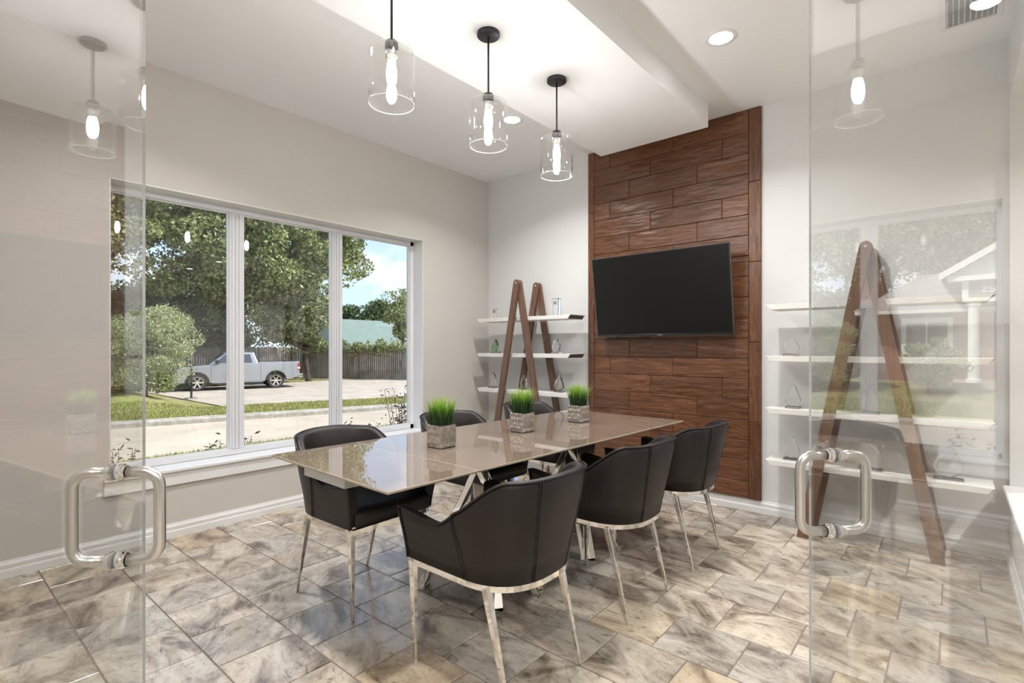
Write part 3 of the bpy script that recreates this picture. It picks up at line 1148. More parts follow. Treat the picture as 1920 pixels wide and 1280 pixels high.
def make_chair(label, group):
    t = thing('dining_chair', label, 'chair', (0, 0, 0), 0, group)
    NQ = 72
    qs = [-1 + 2 * i / NQ for i in range(NQ + 1)]
    TK = 0.042
    prof = [(0.0, 0.0), (0.25, 0.0), (0.5, 0.0), (0.75, 0.0), (0.92, 0.001), (0.985, 0.006), (1.0, 0.018), (0.99, 0.034), (0.95, TK), (0.7, TK), (0.4, TK), (0.12, TK)]
    n = len(prof)
    vs, fs = [], []
    for q in qs:
        for tt, off in prof:
            vs.append(shell_pt(q, tt, off))
    for i in range(NQ):
        for k in range(n):
            k2 = (k + 1) % n
            fs.append((i * n + k, i * n + k2, (i + 1) * n + k2, (i + 1) * n + k))
    fs.append(tuple(range(n)))
    fs.append(tuple(range(NQ * n + n - 1, NQ * n - 1, -1)))
    sh = MB().add(vs, fs, 0, True).build('backrest', 'leather', t)
    for p in sh.data.polygons:
        if len(p.vertices) > 4:
            p.use_smooth = False
    # welt along the top edge and down the arm fronts
    pts = [shell_pt(q, 0.985, 0.002) + Vector((0, 0, 0.002)) for q in qs]
    pts = [shell_pt(-1, k / 6, 0.0) for k in range(0, 6)] + pts + [shell_pt(1, k / 6, 0.0) for k in range(5, -1, -1)]
    MB().tube(pts, 0.0045, 8).build('welt', 'leather', sh)
    for q in (-0.60, 0.60, -0.16, 0.16):
        for dq in (-0.006, 0.006):
            MB().tube([shell_pt(q + dq + 0.04 * (1 - k / 8) * (-1 if q > 0 else 1), k / 8, -0.0006) for k in range(9)], 0.0016, 6).build('seam', 'leather_seam', sh)
    # seat cushion
    bm = bmesh.new()
    N = 40
    lay = [(0.0, 0.018), (0.010, 0.004), (0.04, 0.0), (0.066, 0.004), (0.080, 0.018), (0.086, 0.05)]
    rings = []
    for dz, ins in lay:
        ring = []
        for i in range(N + 1):
            q = -1 + 2 * i / N
            p = U_curve(q, 0.218 - ins, 0.286 - ins, -0.235 + ins)
            ring.append(bm.verts.new((p.x, p.y, 0.434 + dz)))
        rings.append(ring)
    for a_, b_ in zip(rings[:-1], rings[1:]):
        for i in range(N + 1):
            j = (i + 1) % (N + 1)
            bm.faces.new((a_[i], a_[j], b_[j], b_[i]))
    bm.faces.new(rings[-1])
    bm.faces.new(rings[0][::-1])
    MB().bm(bm, 0, True).build('seat', 'leather', t)
    # chrome rail under the shell
    rp = [shell_pt(-1 + 2 * i / 40, 0, 0.012) for i in range(41)]
    sec = [(-0.011, 0), (0.011, 0), (0.011, -0.021), (-0.011, -0.021)]
    vs, fs = [], []
    m = len(rp)
    for i, p in enumerate(rp):
        d = (rp[(i + 1) % m] - rp[i - 1])
        d.z = 0
        d.normalize()
        nn = Vector((-d.y, d.x, 0))
        for a_, z_ in sec:
            vs.append((p.x + nn.x * a_, p.y + nn.y * a_, ZB - 0.001 + z_))
    for i in range(m):
        j = (i + 1) % m
        for k in range(4):
            k2 = (k + 1) % 4
            fs.append((i * 4 + k, i * 4 + k2, j * 4 + k2, j * 4 + k))
    MB().add(vs, fs).build('seat_rail', 'chrome', t)
    for sx, sy in ((1, 1), (1, -1), (-1, 1), (-1, -1)):
        if sx > 0:
            top, ft, w0, w1 = Vector((0.248, sy * 0.222, ZB - 0.012)), Vector((0.245, sy * 0.212, 0)), 0.030, 0.013
        else:
            top, ft, w0, w1 = Vector((-0.135, sy * 0.212, ZB - 0.012)), Vector((-0.245, sy * 0.212, 0)), 0.030, 0.013
        vs = []
        for c, w in ((top, w0), (ft, w1)):
            for ax, ay in ((-1, -1), (1, -1), (1, 1), (-1, 1)):
                vs.append((c.x + ax * w / 2, c.y + ay * w * 0.42, c.z))
        o = MB().add(vs, [(0, 1, 2, 3), (7, 6, 5, 4), (0, 4, 5, 1), (1, 5, 6, 2), (2, 6, 7, 3), (3, 7, 4, 0)]).build('leg', 'chrome', t)
        bevel(o, 0.0025, 2)
    return t


GC = 'leather armchairs around the table'
ch = make_chair('dark brown leather armchair on the lobby side of the table, nearest the glass doors', GC)
ch.location = (-1.365, 1.520, 0)
ch.rotation_euler = (0, 0, PI)
copy_tree(ch, (-1.362, 2.335, 0), PI, 'dark brown leather armchair on the lobby side of the table, in the middle place')
copy_tree(ch, (-1.345, 3.065, 0), PI, 'dark brown leather armchair on the lobby side of the table, beside the wood panel')
copy_tree(ch, (-2.315, 1.525, 0), 0.02, 'dark brown leather armchair on the window side of the table, nearest the glass doors')
copy_tree(ch, (-2.38, 2.39, 0), -0.02, 'dark brown leather armchair on the window side of the table, in the middle place')
copy_tree(ch, (-2.38, 3.22, 0), 0.0, 'dark brown leather armchair on the window side of the table, beside the shelves')

# ------------------------------------------------------------------ planters on the table


def make_planter(seed, label):
    rg = np.random.default_rng(seed)
    t = thing('grass_planter', label, 'plant', (0, 0, 0), 0, 'grass planters on the table')
    hwd, H = 0.052, 0.112
    MB().bbox(-hwd + 0.003, hwd - 0.003, -hwd + 0.003, hwd - 0.003, 0.0, 0.004, 0.001).build('foot_pad', 'rubber', t)
    # walls covered with wavy vertical ribs
    b = MB()
    NR, NZ = 54, 28
    for side in range(4):
        rm = Matrix.Rotation(side * PI / 2, 4, 'Z')
        vs, fs = [], []
        for j in range(NZ + 1):
            z = 0.004 + (H - 0.004) * j / NZ
            for i in range(NR + 1):
                u = -hwd + 2 * hwd * i / NR
                ph = math.sin(z * 150 + 0.9 * math.sin(u * 140 + side)) * 0.9
                row = math.floor(z / 0.028)
                d = (0.0052 * math.sin(u * 2 * PI / 0.0149 + ph + row * 1.9)) * (0.45 + 0.55 * abs(math.sin(PI * z / 0.028)))
                edge = 1 - smooth01((abs(u) - hwd + 0.006) / 0.006)
                vs.append((u, -hwd - d * edge, z))
        for j in range(NZ):
            for i in range(NR):
                a = j * (NR + 1) + i
                fs.append((a, a + 1, a + NR + 2, a + NR + 1))
        b.add(vs, fs, 0, True, rm)
        b.add([(-hwd, -hwd, H), (hwd, -hwd, H), (hwd - 0.007, -hwd + 0.007, H), (-hwd + 0.007, -hwd + 0.007, H)], [(0, 1, 2, 3)], 0, False, rm)
        b.add([(-hwd + 0.007, -hwd + 0.007, H), (hwd - 0.007, -hwd + 0.007, H), (hwd - 0.007, -hwd + 0.007, H - 0.02), (-hwd + 0.007, -hwd + 0.007, H - 0.02)], [(0, 1, 2, 3)], 0, False, rm)
    b.build('pot', 'pot_silver', t)
    MB().box(-hwd + 0.006, hwd - 0.006, -hwd + 0.006, hwd - 0.006, H - 0.016, H - 0.010).build('soil', 'soil', t)
    b = MB()
    for i in range(430):
        x0, y0 = rg.uniform(-0.042, 0.042, 2)
        ht = rg.uniform(0.10, 0.168)
        lean = np.array([x0, y0]) * rg.uniform(0.2, 0.95) + rg.normal(0, 0.010, 2)
        if i < 7:
            ang = rg.uniform(0, 2 * PI)
            lean = np.array([math.cos(ang), math.sin(ang)]) * rg.uniform(0.075, 0.11)
            ht = rg.uniform(0.07, 0.12)
        w = rg.uniform(0.0011, 0.0021)
        ang = rg.uniform(0, PI)
        wx, wy = math.cos(ang) * w, math.sin(ang) * w
        vs = []
        for k, tt in enumerate((0, 0.35, 0.7, 1.0)):
            f = tt ** 2.2
            cx, cy = x0 + lean[0] * f, y0 + lean[1] * f
            cz = H - 0.012 + ht * (tt - (0.25 * tt ** 3 if i < 7 else 0))
            ww = (1, 1, 0.75, 0.05)[k]
            vs += [(cx - wx * ww, cy - wy * ww, cz), (cx + wx * ww, cy + wy * ww, cz)]
        b.add(vs, [(0, 1, 3, 2), (2, 3, 5, 4), (4, 5, 7, 6)], 0, True)
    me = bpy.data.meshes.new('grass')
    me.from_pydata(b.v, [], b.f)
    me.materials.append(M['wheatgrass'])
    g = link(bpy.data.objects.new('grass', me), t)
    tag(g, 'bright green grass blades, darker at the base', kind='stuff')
    return t


pmat('pot_silver', (0.50, 0.47, 0.43), 0.32, 0.85, bump=(120, 0.15), vary=(25, 0.12))
for sd, (x, y), lb in ((1, (-1.966, 1.762), 'silver ribbed cube pot of bright grass at the table end by the glass doors'),
                       (2, (-1.958, 2.395), 'silver ribbed cube pot of bright grass in the middle of the three'),
                       (3, (-1.925, 2.955), 'silver ribbed cube pot of bright grass at the table end by the wood panel')):
    p = make_planter(sd, lb)
    p.location = (x, y, zt)
    p.rotation_euler = (0, 0, TR_ + R.uniform(-0.03, 0.03))

# ------------------------------------------------------------------ A-frame shelf units
SH_Z = [1.545, 1.190, 0.832, 0.476]


def shelf_unit(cx, label):
    t = thing('display_shelf', label, 'shelf', (cx, 0, 0), 0, 'A-frame display shelves')
    for yc in (3.838, 4.145):
        for sgn, yo in ((-1, -0.016), (1, 0.016)):
            ax, az = 0.0, 1.868
            fx = sgn * 0.345
            dx, dz = fx - ax, -az
            Ln = math.hypot(dx, dz)
            ux, uz = dx / Ln, dz / Ln
            nx, nz = -uz, ux
            w = 0.033
            # outline: round head at the pivot, straight leg, foot cut level with the floor
            out = []
            for k in range(11):
                a = PI * k / 10
                ca, sa = math.cos(a), math.sin(a)
                out.append((ax + nx * w * ca - ux * w * sa, az + nz * w * ca - uz * w * sa))
            zf = 0.008

            def at_floor(s):
                px, pz = ax + nx * w * s, az + nz * w * s
                k = (zf - pz) / uz
                return (px + ux * k, zf)
            out += [at_floor(-1), at_floor(1)]
            o = MB().prism(out, yc + yo - 0.0155, yc + yo + 0.0155).build('leg', 'walnut', t)
            bevel(o, 0.0025, 2)
            q0, q1 = at_floor(-1), at_floor(1)
            MB().bbox(min(q0[0], q1[0]) + 0.002, max(q0[0], q1[0]) - 0.002, yc + yo - 0.014, yc + yo + 0.014, 0, 0.008, 0.001).build('foot', 'brushed_steel', o)
        rm = Matrix.Translation((0, yc, 1.868)) @ Matrix.Rotation(PI / 2, 4, 'X')
        MB().lathe([(0.0, 0.036), (0.007, 0.036), (0.009, 0.034), (0.009, -0.034), (0.0, -0.036)], 16, 0, rm, False).build('pivot_bolt', 'brushed_steel', t)
    y0, y1 = 3.871, 4.112
    for z in SH_Z:
        out = [(-0.585, z), (0.585, z), (0.572, z - 0.010), (0.555, z - 0.036), (-0.555, z - 0.036), (-0.572, z - 0.010)]
        o = MB().prism(out, y0, y1).build('shelf', 'shelf_white', t)
        bevel(o, 0.0015, 1)
        MB().add([(0.5865, y0 + 0.004, z - 0.002), (0.5865, y1 - 0.004, z - 0.002), (0.5735, y1 - 0.004, z - 0.0115), (0.5735, y0 + 0.004, z - 0.0115),
                  (0.5562, y1 - 0.004, z - 0.0355), (0.5562, y0 + 0.004, z - 0.0355)], [(0, 1, 2, 3), (3, 2, 4, 5)]).build('end_band', 'shelf_edge', o)
    return t


shelf_unit(-0.408, 'walnut A-frame shelf unit with white shelves between wood panel and lobby opening')
shelf_unit(-3.19, 'walnut A-frame shelf unit with white shelves in the corner by the window')


def award(kind, x, z, h, w, label, y=3.97, mat='crystal'):
    t = thing('glass_award', label, 'award', (x, y, z), 0, 'glass awards on the shelves')
    hb = 0.014
    if kind == 'block':
        MB().bbox(-w / 2, w / 2, -0.022, 0.022, 0, h, 0.004).build('block', mat, t)
        MB().lathe([(0, -0.0005), (w * 0.22, -0.0005), (w * 0.22, 0.0008), (0, 0.0008)], 20, 0, Matrix.Translation((0, -0.0225, h * 0.72)) @ Matrix.Rotation(PI / 2, 4, 'X'), False).build('emblem', 'tv_bezel_silver', t)
        return t
    MB().bbox(-w * 0.48, w * 0.48, -0.03, 0.03, 0, hb, 0.003).build('base', mat, t)
    if kind == 'drop':
        out = []
        for k in range(17):
            a = -PI / 2 + 2 * PI * k / 16
            rr = w / 2 * (1 + 0.0 * math.cos(a))
            x_, z_ = rr * math.cos(a), rr * math.sin(a)
            out.append((x_, z_))
        out = [(px, (pz + w / 2) if pz < 0 else w / 2 + (pz / (w / 2)) ** 1.0 * (h - hb - w / 2)) for px, pz in out[:-1]]
        out = [(px * (1 - 0.55 * max(0, (pz - w / 2) / max(1e-4, h - hb - w / 2)) ** 0.8), pz) for px, pz in out]
    elif kind == 'flame':
        out = [(-0.34, 0), (-0.5, 0.22), (-0.46, 0.42), (-0.25, 0.66), (-0.02, 0.86), (0.08, 1.0), (0.18, 0.82), (0.40, 0.58), (0.46, 0.34), (0.32, 0.12), (0.2, 0)]
        out = [(px * w, pz * (h - hb)) for px, pz in out]
    else:
        out = [(-0.25, 0), (-0.5, 0.3), (-0.42, 0.55), (0.0, 1.0), (0.42, 0.55), (0.5, 0.3), (0.25, 0)]
        out = [(px * w, pz * (h - hb)) for px, pz in out]
    o = MB().prism([(px, pz + hb) for px, pz in out], -0.016, 0.016).build('crystal', mat, t)
    bevel(o, 0.006, 1)
    return t


LU, RU = 'window-side unit', 'lobby-side unit'
award('block', -3.60, SH_Z[0], 0.10, 0.075, 'small clear glass cube award on the top shelf of the ' + LU)
award('block', -2.83, SH_Z[0], 0.165, 0.075, 'tall clear glass block award on the top shelf of the ' + LU)
award('flame', -3.60, SH_Z[1], 0.15, 0.095, 'green-tinted glass flame award on the second shelf of the ' + LU, mat='crystal_green')
award('facet', -2.83, SH_Z[1], 0.15, 0.095, 'clear faceted glass award on the second shelf of the ' + LU)
award('flame', -3.63, SH_Z[2], 0.165, 0.095, 'clear glass flame award on the third shelf, outer end, ' + LU)
award('facet', -3.22, SH_Z[2], 0.15, 0.085, 'clear glass award amid the legs, third shelf, ' + LU)
award('drop', -2.80, SH_Z[2], 0.165, 0.10, 'clear glass teardrop award on the third shelf, panel end, ' + LU)
award('drop', -0.85, SH_Z[1], 0.14, 0.10, 'clear glass drop award on the second shelf of the ' + RU)
award('drop', -0.84, SH_Z[2], 0.17, 0.095, 'clear glass teardrop award on the third shelf, panel end, ' + RU)
award('facet', -0.40, SH_Z[2], 0.18, 0.10, 'clear faceted glass award amid the legs, third shelf, ' + RU)
award('drop', -0.85, SH_Z[3], 0.165, 0.10, 'clear glass teardrop award on the bottom shelf, panel end, ' + RU)
award('facet', -0.40, SH_Z[3], 0.18, 0.13, 'clear faceted glass award amid the legs, bottom shelf, ' + RU)
award('drop', -0.02, SH_Z[3], 0.20, 0.14, 'large clear glass drop award on the bottom shelf, outer end, ' + RU)

# ------------------------------------------------------------------ street outside
ZG = -0.90


def kerb_x(y):
    if y < 3:
        return -17.2
    if y < 13:
        return -17.2 + 0.285 * (y - 3)
    return -14.35 + 0.12 * (y - 13)


def near_x(y):
    return -11.95 if y < 8 else -11.95 + 0.10 * (y - 8)


def lawn_z(x, y):
    d = kerb_x(y) - 0.35 - x
    rise = smooth01((d - 0.5) / 6.0) * smooth01((7.0 - y) / 2.4)
    dip = 0.16 * smooth01((d - 2.3) / 1.2) * smooth01((y - 5.5) / 2.0)
    return ZG + 0.12 - dip + 0.68 * rise + 0.015 * math.sin(x * 1.3) * math.sin(y * 0.9)


YS = [-40 + i * 1.0 for i in range(121)]


def strip(name, mat, xa, xb, za, zb, nx=1, label=None, ys=YS):
    """ground strip between two lines running along the street"""
    vs, fs = [], []
    for y in ys:
        a, c = xa(y), xb(y)
        for i in range(nx + 1):
            x = a + (c - a) * i / nx
            z = za(x, y) if callable(za) else za + (zb - za) * i / nx
            vs.append((x, y, z))
    n = nx + 1
    for j in range(len(ys) - 1):
        for i in range(nx):
            fs.append((j * n + i, j * n + i + 1, (j + 1) * n + i + 1, (j + 1) * n + i))
    o = MB().add(vs, fs, 0, True).build(name, mat)
    return struct(o, label)


strip('ground_lawn', 'lawn', lambda y: -4.1, near_x, lambda x, y: ZG + 0.35 * smooth01((x + 11) / 6), 0, 8, 'lawn strip under the window')
strip('ground_street', 'asphalt', lambda y: near_x(y) + 0.25, lambda y: kerb_x(y) - 0.1, ZG - 0.02, ZG - 0.02, 1, 'pale concrete street')
# kerb with a rounded nose
kp = [(0.0, -0.05), (0.0, 0.09), (-0.05, 0.135), (-0.40, 0.14), (-0.40, -0.05)]
vs, fs = [], []
for y in YS:
    for a, z in kp:
        vs.append((kerb_x(y) + a, y, ZG + z))
for j in range(len(YS) - 1):
    for i in range(4):
        fs.append((j * 5 + i, j * 5 + i + 1, j * 5 + 6 + i, j * 5 + 5 + i))
struct(MB().add(vs, fs).build('ground_kerb', 'kerb_concrete'), 'rough concrete kerb across the street')
GX = lambda y: kerb_x(y) - 3.5
strip('ground_verge', 'lawn', lambda y: kerb_x(y) - 0.38, GX, lawn_z, 0, 10, 'grass verge behind the kerb')
strip('ground_yard', 'lawn', GX, lambda y: -70, lawn_z, 0, 40, 'front lawn across the street')
ys2 = [7.6 + i * 0.8 for i in range(46)]
strip('ground_driveway', 'concrete', lambda y: GX(y) - 0.1 + 2.2 * smooth01((7.9 - y) / 1) * 0, lambda y: -31.0 + 0.0 * y, lambda x, y: max(ZG, lawn_z(x, y) + 0.02), 0, 20, 'concrete driveway', ys2)

# grass blades standing on the verge and lawn edge
n = 26000
ys = RG.uniform(1.0, 18.0, n)
kx = np.array([kerb_x(y) for y in ys])
xs = kx - 0.42 - RG.uniform(0, 1, n) ** 1.1 * 3.0
zs = np.array([lawn_z(x, y) for x, y in zip(xs, ys)])
n2 = 5000
ys_b = RG.uniform(1.5, 11.0, n2)
xs_b = np.array([near_x(y) for y in ys_b]) + np.abs(RG.normal(0, 0.3, n2)) + 0.15
zs_b = np.full(n2, ZG)
hts = np.concatenate([RG.uniform(0.04, 0.10, n), RG.uniform(0.03, 0.10, n2)])
xs, ys, zs = np.concatenate([xs, xs_b]), np.concatenate([ys, ys_b]), np.concatenate([zs, zs_b])
an = RG.uniform(0, PI, len(xs))
w = 0.012
dx, dy = np.cos(an) * w, np.sin(an) * w
lx, ly = RG.normal(0, 0.03, len(xs)), RG.normal(0, 0.03, len(xs))
V = np.stack([np.stack([xs - dx, ys - dy, zs], 1), np.stack([xs + dx, ys + dy, zs], 1), np.stack([xs + lx, ys + ly, zs + hts], 1)], 1).reshape(-1, 3)
g = quads('verge_grass', 'grass_blade', V, None, 3)
tag(g, 'short yellowing grass along both sides of the street', 'grass', kind='stuff')


# ------------------------------------------------------------------ trees and shrubs
def leaves(centers, radii, counts, size, rg, flat=1.0):
    """leaf faces scattered in clumps"""
    P = []
    for c, r, k in zip(centers, radii, counts):
        d = rg.normal(0, 1, (k, 3))
        d /= np.linalg.norm(d, axis=1)[:, None]
        rad = r * rg.uniform(0.25, 1.0, k) ** 0.45
        p = d * rad[:, None]
        p[:, 2] *= flat
        P.append(p + c)
    P = np.concatenate(P)
    n = len(P)
    a = rg.normal(0, 1, (n, 3))
    a /= np.linalg.norm(a, axis=1)[:, None]
    b = np.cross(a, rg.normal(0, 1, (n, 3)))
    b /= np.linalg.norm(b, axis=1)[:, None]
    s = size * rg.uniform(0.6, 1.3, n)[:, None]
    q = np.stack([P - a * s, P + b * s * 0.55, P + a * s, P - b * s * 0.55], 1)
    return q.reshape(-1, 3)


def limb(b, p, q, r0, r1, rg, wob=0.12):
    p, q = Vector(p), Vector(q)
    n = 6
    L = (q - p).length
    pts, rs = [], []
    for i in range(n + 1):
        t = i / n
        o = Vector(rg.normal(0, wob * L * 0.12, 3)) * (math.sin(PI * t))
        pts.append(p.lerp(q, t) + o)
        rs.append(r0 + (r1 - r0) * t)
    b.tube(pts, rs, 8)


def tree(name, label, base, crown_c, crown_r, n_clump, per, leaf, clump_r, mat, seed, trunk_r=0.25, group=None, inner=0.35, cat='tree'):
    rg = np.random.default_rng(seed)
    base = np.array(base, float)
    cc = np.array(crown_c, float)
    cr = np.array(crown_r, float)
    t = thing(name, label, cat, tuple(base), 0, group)
    d = rg.normal(0, 1, (n_clump, 3))
    d /= np.linalg.norm(d, axis=1)[:, None]
    rad = rg.uniform(inner, 1.0, n_clump) ** 0.6
    C = cc + d * rad[:, None] * cr
    b = MB()
    fork = base + (cc - base) * 0.45
    limb(b, (0, 0, -0.2), tuple(fork - base), trunk_r, trunk_r * 0.7, rg)
    for k in range(min(16, n_clump)):
        limb(b, tuple(fork - base), tuple(C[k] - base), trunk_r * 0.45, 0.03, rg, 0.5)
    b.build('trunk', 'bark', t)
    V = leaves(C - base, clump_r * rg.uniform(0.6, 1.3, n_clump), (per * rg.uniform(0.6, 1.4, n_clump)).astype(int), leaf, rg, 0.75)
    o = quads('foliage', mat, V, t)
    tag(o, kind='stuff')
    return t


GT = 'trees across the street'
tree('maple_tree', 'broad leafy shade tree towering above the parked pickup', (-31.5, 11.6, ZG), (-30.5, 13.4, 7.9), (4.6, 6.3, 5.7), 190, 560, 0.115, 1.2, 'leaf_maple', 11, 0.42, GT, 0.3)
tree('maple_tree', 'leafy tree with low boughs over the bushy shrub', (-32.0, 5.2, ZG), (-30.0, 5.0, 8.8), (3.2, 4.6, 3.9), 100, 520, 0.11, 1.1, 'leaf_maple', 12, 0.32, GT, 0.25)
tree('evergreen_tree', 'dark dense tree behind the bushy shrub', (-36.0, 4.5, ZG), (-35.5, 5.5, 2.7), (2.5, 4.5, 2.2), 60, 420, 0.12, 1.0, 'leaf_dark', 13, 0.25, GT)
tree('evergreen_tree', 'dark dense tree behind the fence and the pickup', (-40.0, 14.0, ZG), (-39.5, 14.5, 3.3), (2.5, 7.0, 2.2), 80, 420, 0.13, 1.1, 'leaf_dark', 14, 0.25, GT)
tree('maple_tree', 'leafy tree leaning over the fence behind the truck bed', (-31.5, 16.9, ZG), (-30.6, 15.9, 3.1), (1.8, 2.4, 1.5), 40, 420, 0.10, 0.75, 'leaf_maple', 15, 0.2, GT)
tree('slender_tree', 'thin airy tree beside the green roof', (-36.7, 28.3, ZG), (-36.7, 28.3, 4.3), (1.5, 2.2, 2.3), 30, 170, 0.11, 0.75, 'leaf_maple', 16, 0.12, GT)
tree('maple_tree', 'distant leafy tree behind the green roof', (-62, 46, ZG), (-62, 46, 4.8), (4, 9, 2.8), 60, 380, 0.18, 1.5, 'leaf_dark', 17, 0.3, GT)
tree('maple_tree', 'tall leafy tree behind the brick house', (-36.0, -2.0, ZG), (-35.0, -1.0, 8.5), (3.5, 6.5, 4.2), 110, 400, 0.13, 1.3, 'leaf_maple', 18, 0.35, GT)
tree('shrub', 'large loose olive-green shrub across the street beside the pickup', (-21.6, 5.55, lawn_z(-21.6, 5.55)), (-21.6, 5.55, 1.20), (1.15, 1.55, 1.5), 120, 300, 0.042, 0.42, 'leaf_shrub', 19, 0.07, 'shrubs across the street', 0.2, 'shrub')
tree('shrub', 'leafy shrub in front of the brick house window', (-21.7, 2.1, lawn_z(-21.7, 2.1)), (-21.7, 2.1, 0.85), (0.6, 0.85, 0.8), 40, 160, 0.05, 0.33, 'leaf_shrub', 20, 0.05, 'shrubs across the street', 0.2, 'shrub')


def sprig(label, base, h, seed, n=14, spread=0.16):
    rg = np.random.default_rng(seed)
    t = thing('garden_shrub', label, 'shrub', base, 0, 'shrubs below the window')
    b = MB()
    P, D = [], []
    for k in range(n):
        tip = np.array([rg.normal(0, spread), rg.normal(0, spread), h * rg.uniform(0.75, 1.0)])
        b.tube([(0, 0, 0), tuple(tip * np.array([0.5, 0.5, 0.55])), tuple(tip)], [0.006, 0.004, 0.002], 5)
        for j in range(22):
            f = rg.uniform(0.6, 1.02)
            P.append(tip * f + rg.normal(0, 0.025, 3))
    b.build('stem', 'bark', t)
    P = np.array(P)
    m = len(P)
    a = rg.normal(0, 1, (m, 3)) * np.array([1, 1, 0.5])
    a /= np.linalg.norm(a, axis=1)[:, None]
    c = np.cross(a, rg.normal(0, 1, (m, 3)))
    c /= np.linalg.norm(c, axis=1)[:, None]
    s = 0.022 * rg.uniform(0.7, 1.3, m)[:, None]
    q = np.stack([P, P + a * s + c * s * 0.35, P + a * s * 2.2, P + a * s - c * s * 0.35], 1).reshape(-1, 3)
    tag(quads('leaf_cluster', 'leaf_nandina', q, t), kind='stuff')
    return t


gz = lambda x: ZG + 0.35 * smooth01((x + 11) / 6)
for i, (x, y, top, lb) in enumerate(((-4.55, 1.00, 0.52, 'leafy sprig outside the window part nearest the doors'),
                                     (-4.60, 1.80, 0.53, 'leafy sprig outside the middle window part'),
                                     (-4.60, 2.92, 0.535, 'leafy sprig outside the window part nearest the back wall'),
                                     (-4.46, 3.50, 0.82, 'taller reddish shrub at the far window jamb'))):
    sprig(lb, (x, y, gz(x)), top - gz(x), 30 + i, 16 if i < 3 else 22, 0.11)

# ------------------------------------------------------------------ fence
fen = thing('wood_fence', 'weathered grey board fence behind the driveway', 'fence', (-33.0, 12.0, ZG))
FP = [Vector((-35.5, -4.0)), Vector((-34.8, 17.4)), Vector((-28.0, 22.2)), Vector((-19.0, 26.5)), Vector((-10, 30))]
b = MB()
rl = MB()
for p, q in zip(FP[:-1], FP[1:]):
    L = (q - p).length
    d = (q - p) / L
    ang = math.atan2(d.y, d.x)
    k = int(L / 0.145)
    for i in range(k):
        c = p + d * (L * (i + 0.5) / k)
        h = 2.15 + R.uniform(-0.04, 0.05)
        m_ = Matrix.Translation((c.x + 33.0, c.y - 12.0, R.uniform(-0.01, 0.01))) @ Matrix.Rotation(ang, 4, 'Z')
        b.box(-0.066, 0.066, -0.01 + R.uniform(-0.006, 0.006), 0.01, 0.0, h, mat=m_)
    for i in range(int(L / 2.4) + 1):
        c = p + d * min(L, i * 2.4)
        m_ = Matrix.Translation((c.x + 33.0, c.y - 12.0, 0)) @ Matrix.Rotation(ang, 4, 'Z')
        o = MB().box(-0.05, 0.05, 0.015, 0.10, 0.0, 2.2, mat=m_).build('post', 'fence_wood', fen)
    c = (p + q) / 2
    m_ = Matrix.Translation((c.x + 33.0, c.y - 12.0, 0)) @ Matrix.Rotation(ang, 4, 'Z')
    for z in (0.4, 1.75):
        rl.box(-L / 2, L / 2, 0.012, 0.05, z, z + 0.09, mat=m_)
tag(b.build('board', 'fence_wood', fen), kind='stuff')
rl.build('rail', 'fence_wood', fen)
# vine growing over the fence
rg = np.random.default_rng(44)
vt = thing('fence_vine', 'leafy vine spilling over the top of the board fence', 'vine', (-30.0, 20.4, ZG))
Cs, Rs = [], []
for k in range(70):
    f = rg.uniform(0, 1.25)
    c = FP[1] + (FP[2] - FP[1]) * f if f < 1 else FP[2] + (FP[3] - FP[2]) * (f - 1) * 1.5
    Cs.append((c.x + 0.25 + 30.0, c.y - 0.25 - 20.4, 2.15 + rg.normal(0.0, 0.16)))
    Rs.append(rg.uniform(0.25, 0.5))
tag(quads('foliage', 'leaf_maple', leaves(np.array(Cs), np.array(Rs), [55] * 70, 0.09, rg), vt), kind='stuff')
MB().tube([(-2.0, -0.6, 0), (-1.2, 0.1, 1.0), (0.2, 0.9, 2.0)], [0.04, 0.03, 0.02], 6).build('stem', 'bark', vt)

# ------------------------------------------------------------------ house with the green roof behind the fence
hs = thing('house', 'low house with a pale green roof behind the fence', 'house', (-46, 36, ZG))
MB().box(-6, 4, -9, 12, 0, 2.6).build('wall', 'house_siding', hs)
MB().add([(4.6, -10, 2.4), (4.6, 13, 2.4), (-1, 13, 5.0), (-1, -10, 5.0), (-6.6, 13, 2.4), (-6.6, -10, 2.4), (4.6, -10, 2.3), (4.6, 13, 2.3), (-6.6, -10, 2.3), (-6.6, 13, 2.3)],
         [(0, 1, 2, 3), (3, 2, 4, 5), (0, 3, 5, 8, 6), (1, 7, 9, 4, 2), (6, 8, 9, 7), (0, 6, 7, 1), (5, 4, 9, 8)]).build('roof', 'roof_green', hs)
MB().lathe([(0, 0), (0.16, 0), (0.16, 0.3), (0.26, 0.3), (0.26, 0.42), (0.0, 0.5)], 14, 0, Matrix.Translation((3.0, -2.2, 3.05))).build('roof_vent', 'house_white', hs)

# ------------------------------------------------------------------ brick house across the street (seen in the door glass)


def mat_brick():
    m, nt, n, l, p = nodes('brick_wall')
    tc = n.new('ShaderNodeTexCoord')
    mp = n.new('ShaderNodeVectorMath')
    mp.operation = 'MULTIPLY'
    sx = n.new('ShaderNodeSeparateXYZ')
    cx = n.new('ShaderNodeCombineXYZ')
    l.new(tc.outputs['Object'], sx.inputs[0])
    l.new(sx.outputs['Y'], cx.inputs[0])
    l.new(sx.outputs['Z'], cx.inputs[1])
    br = n.new('ShaderNodeTexBrick')
    br.inputs['Scale'].default_value = 4.6
    br.inputs['Color1'].default_value = (0.22, 0.085, 0.06, 1)
    br.inputs['Color2'].default_value = (0.16, 0.06, 0.05, 1)
    br.inputs['Mortar'].default_value = (0.36, 0.31, 0.28, 1)
    br.inputs['Mortar Size'].default_value = 0.02
    l.new(cx.outputs[0], br.inputs['Vector'])
    l.new(br.outputs[0], p.inputs['Base Color'])
    p.inputs['Roughness'].default_value = 0.85


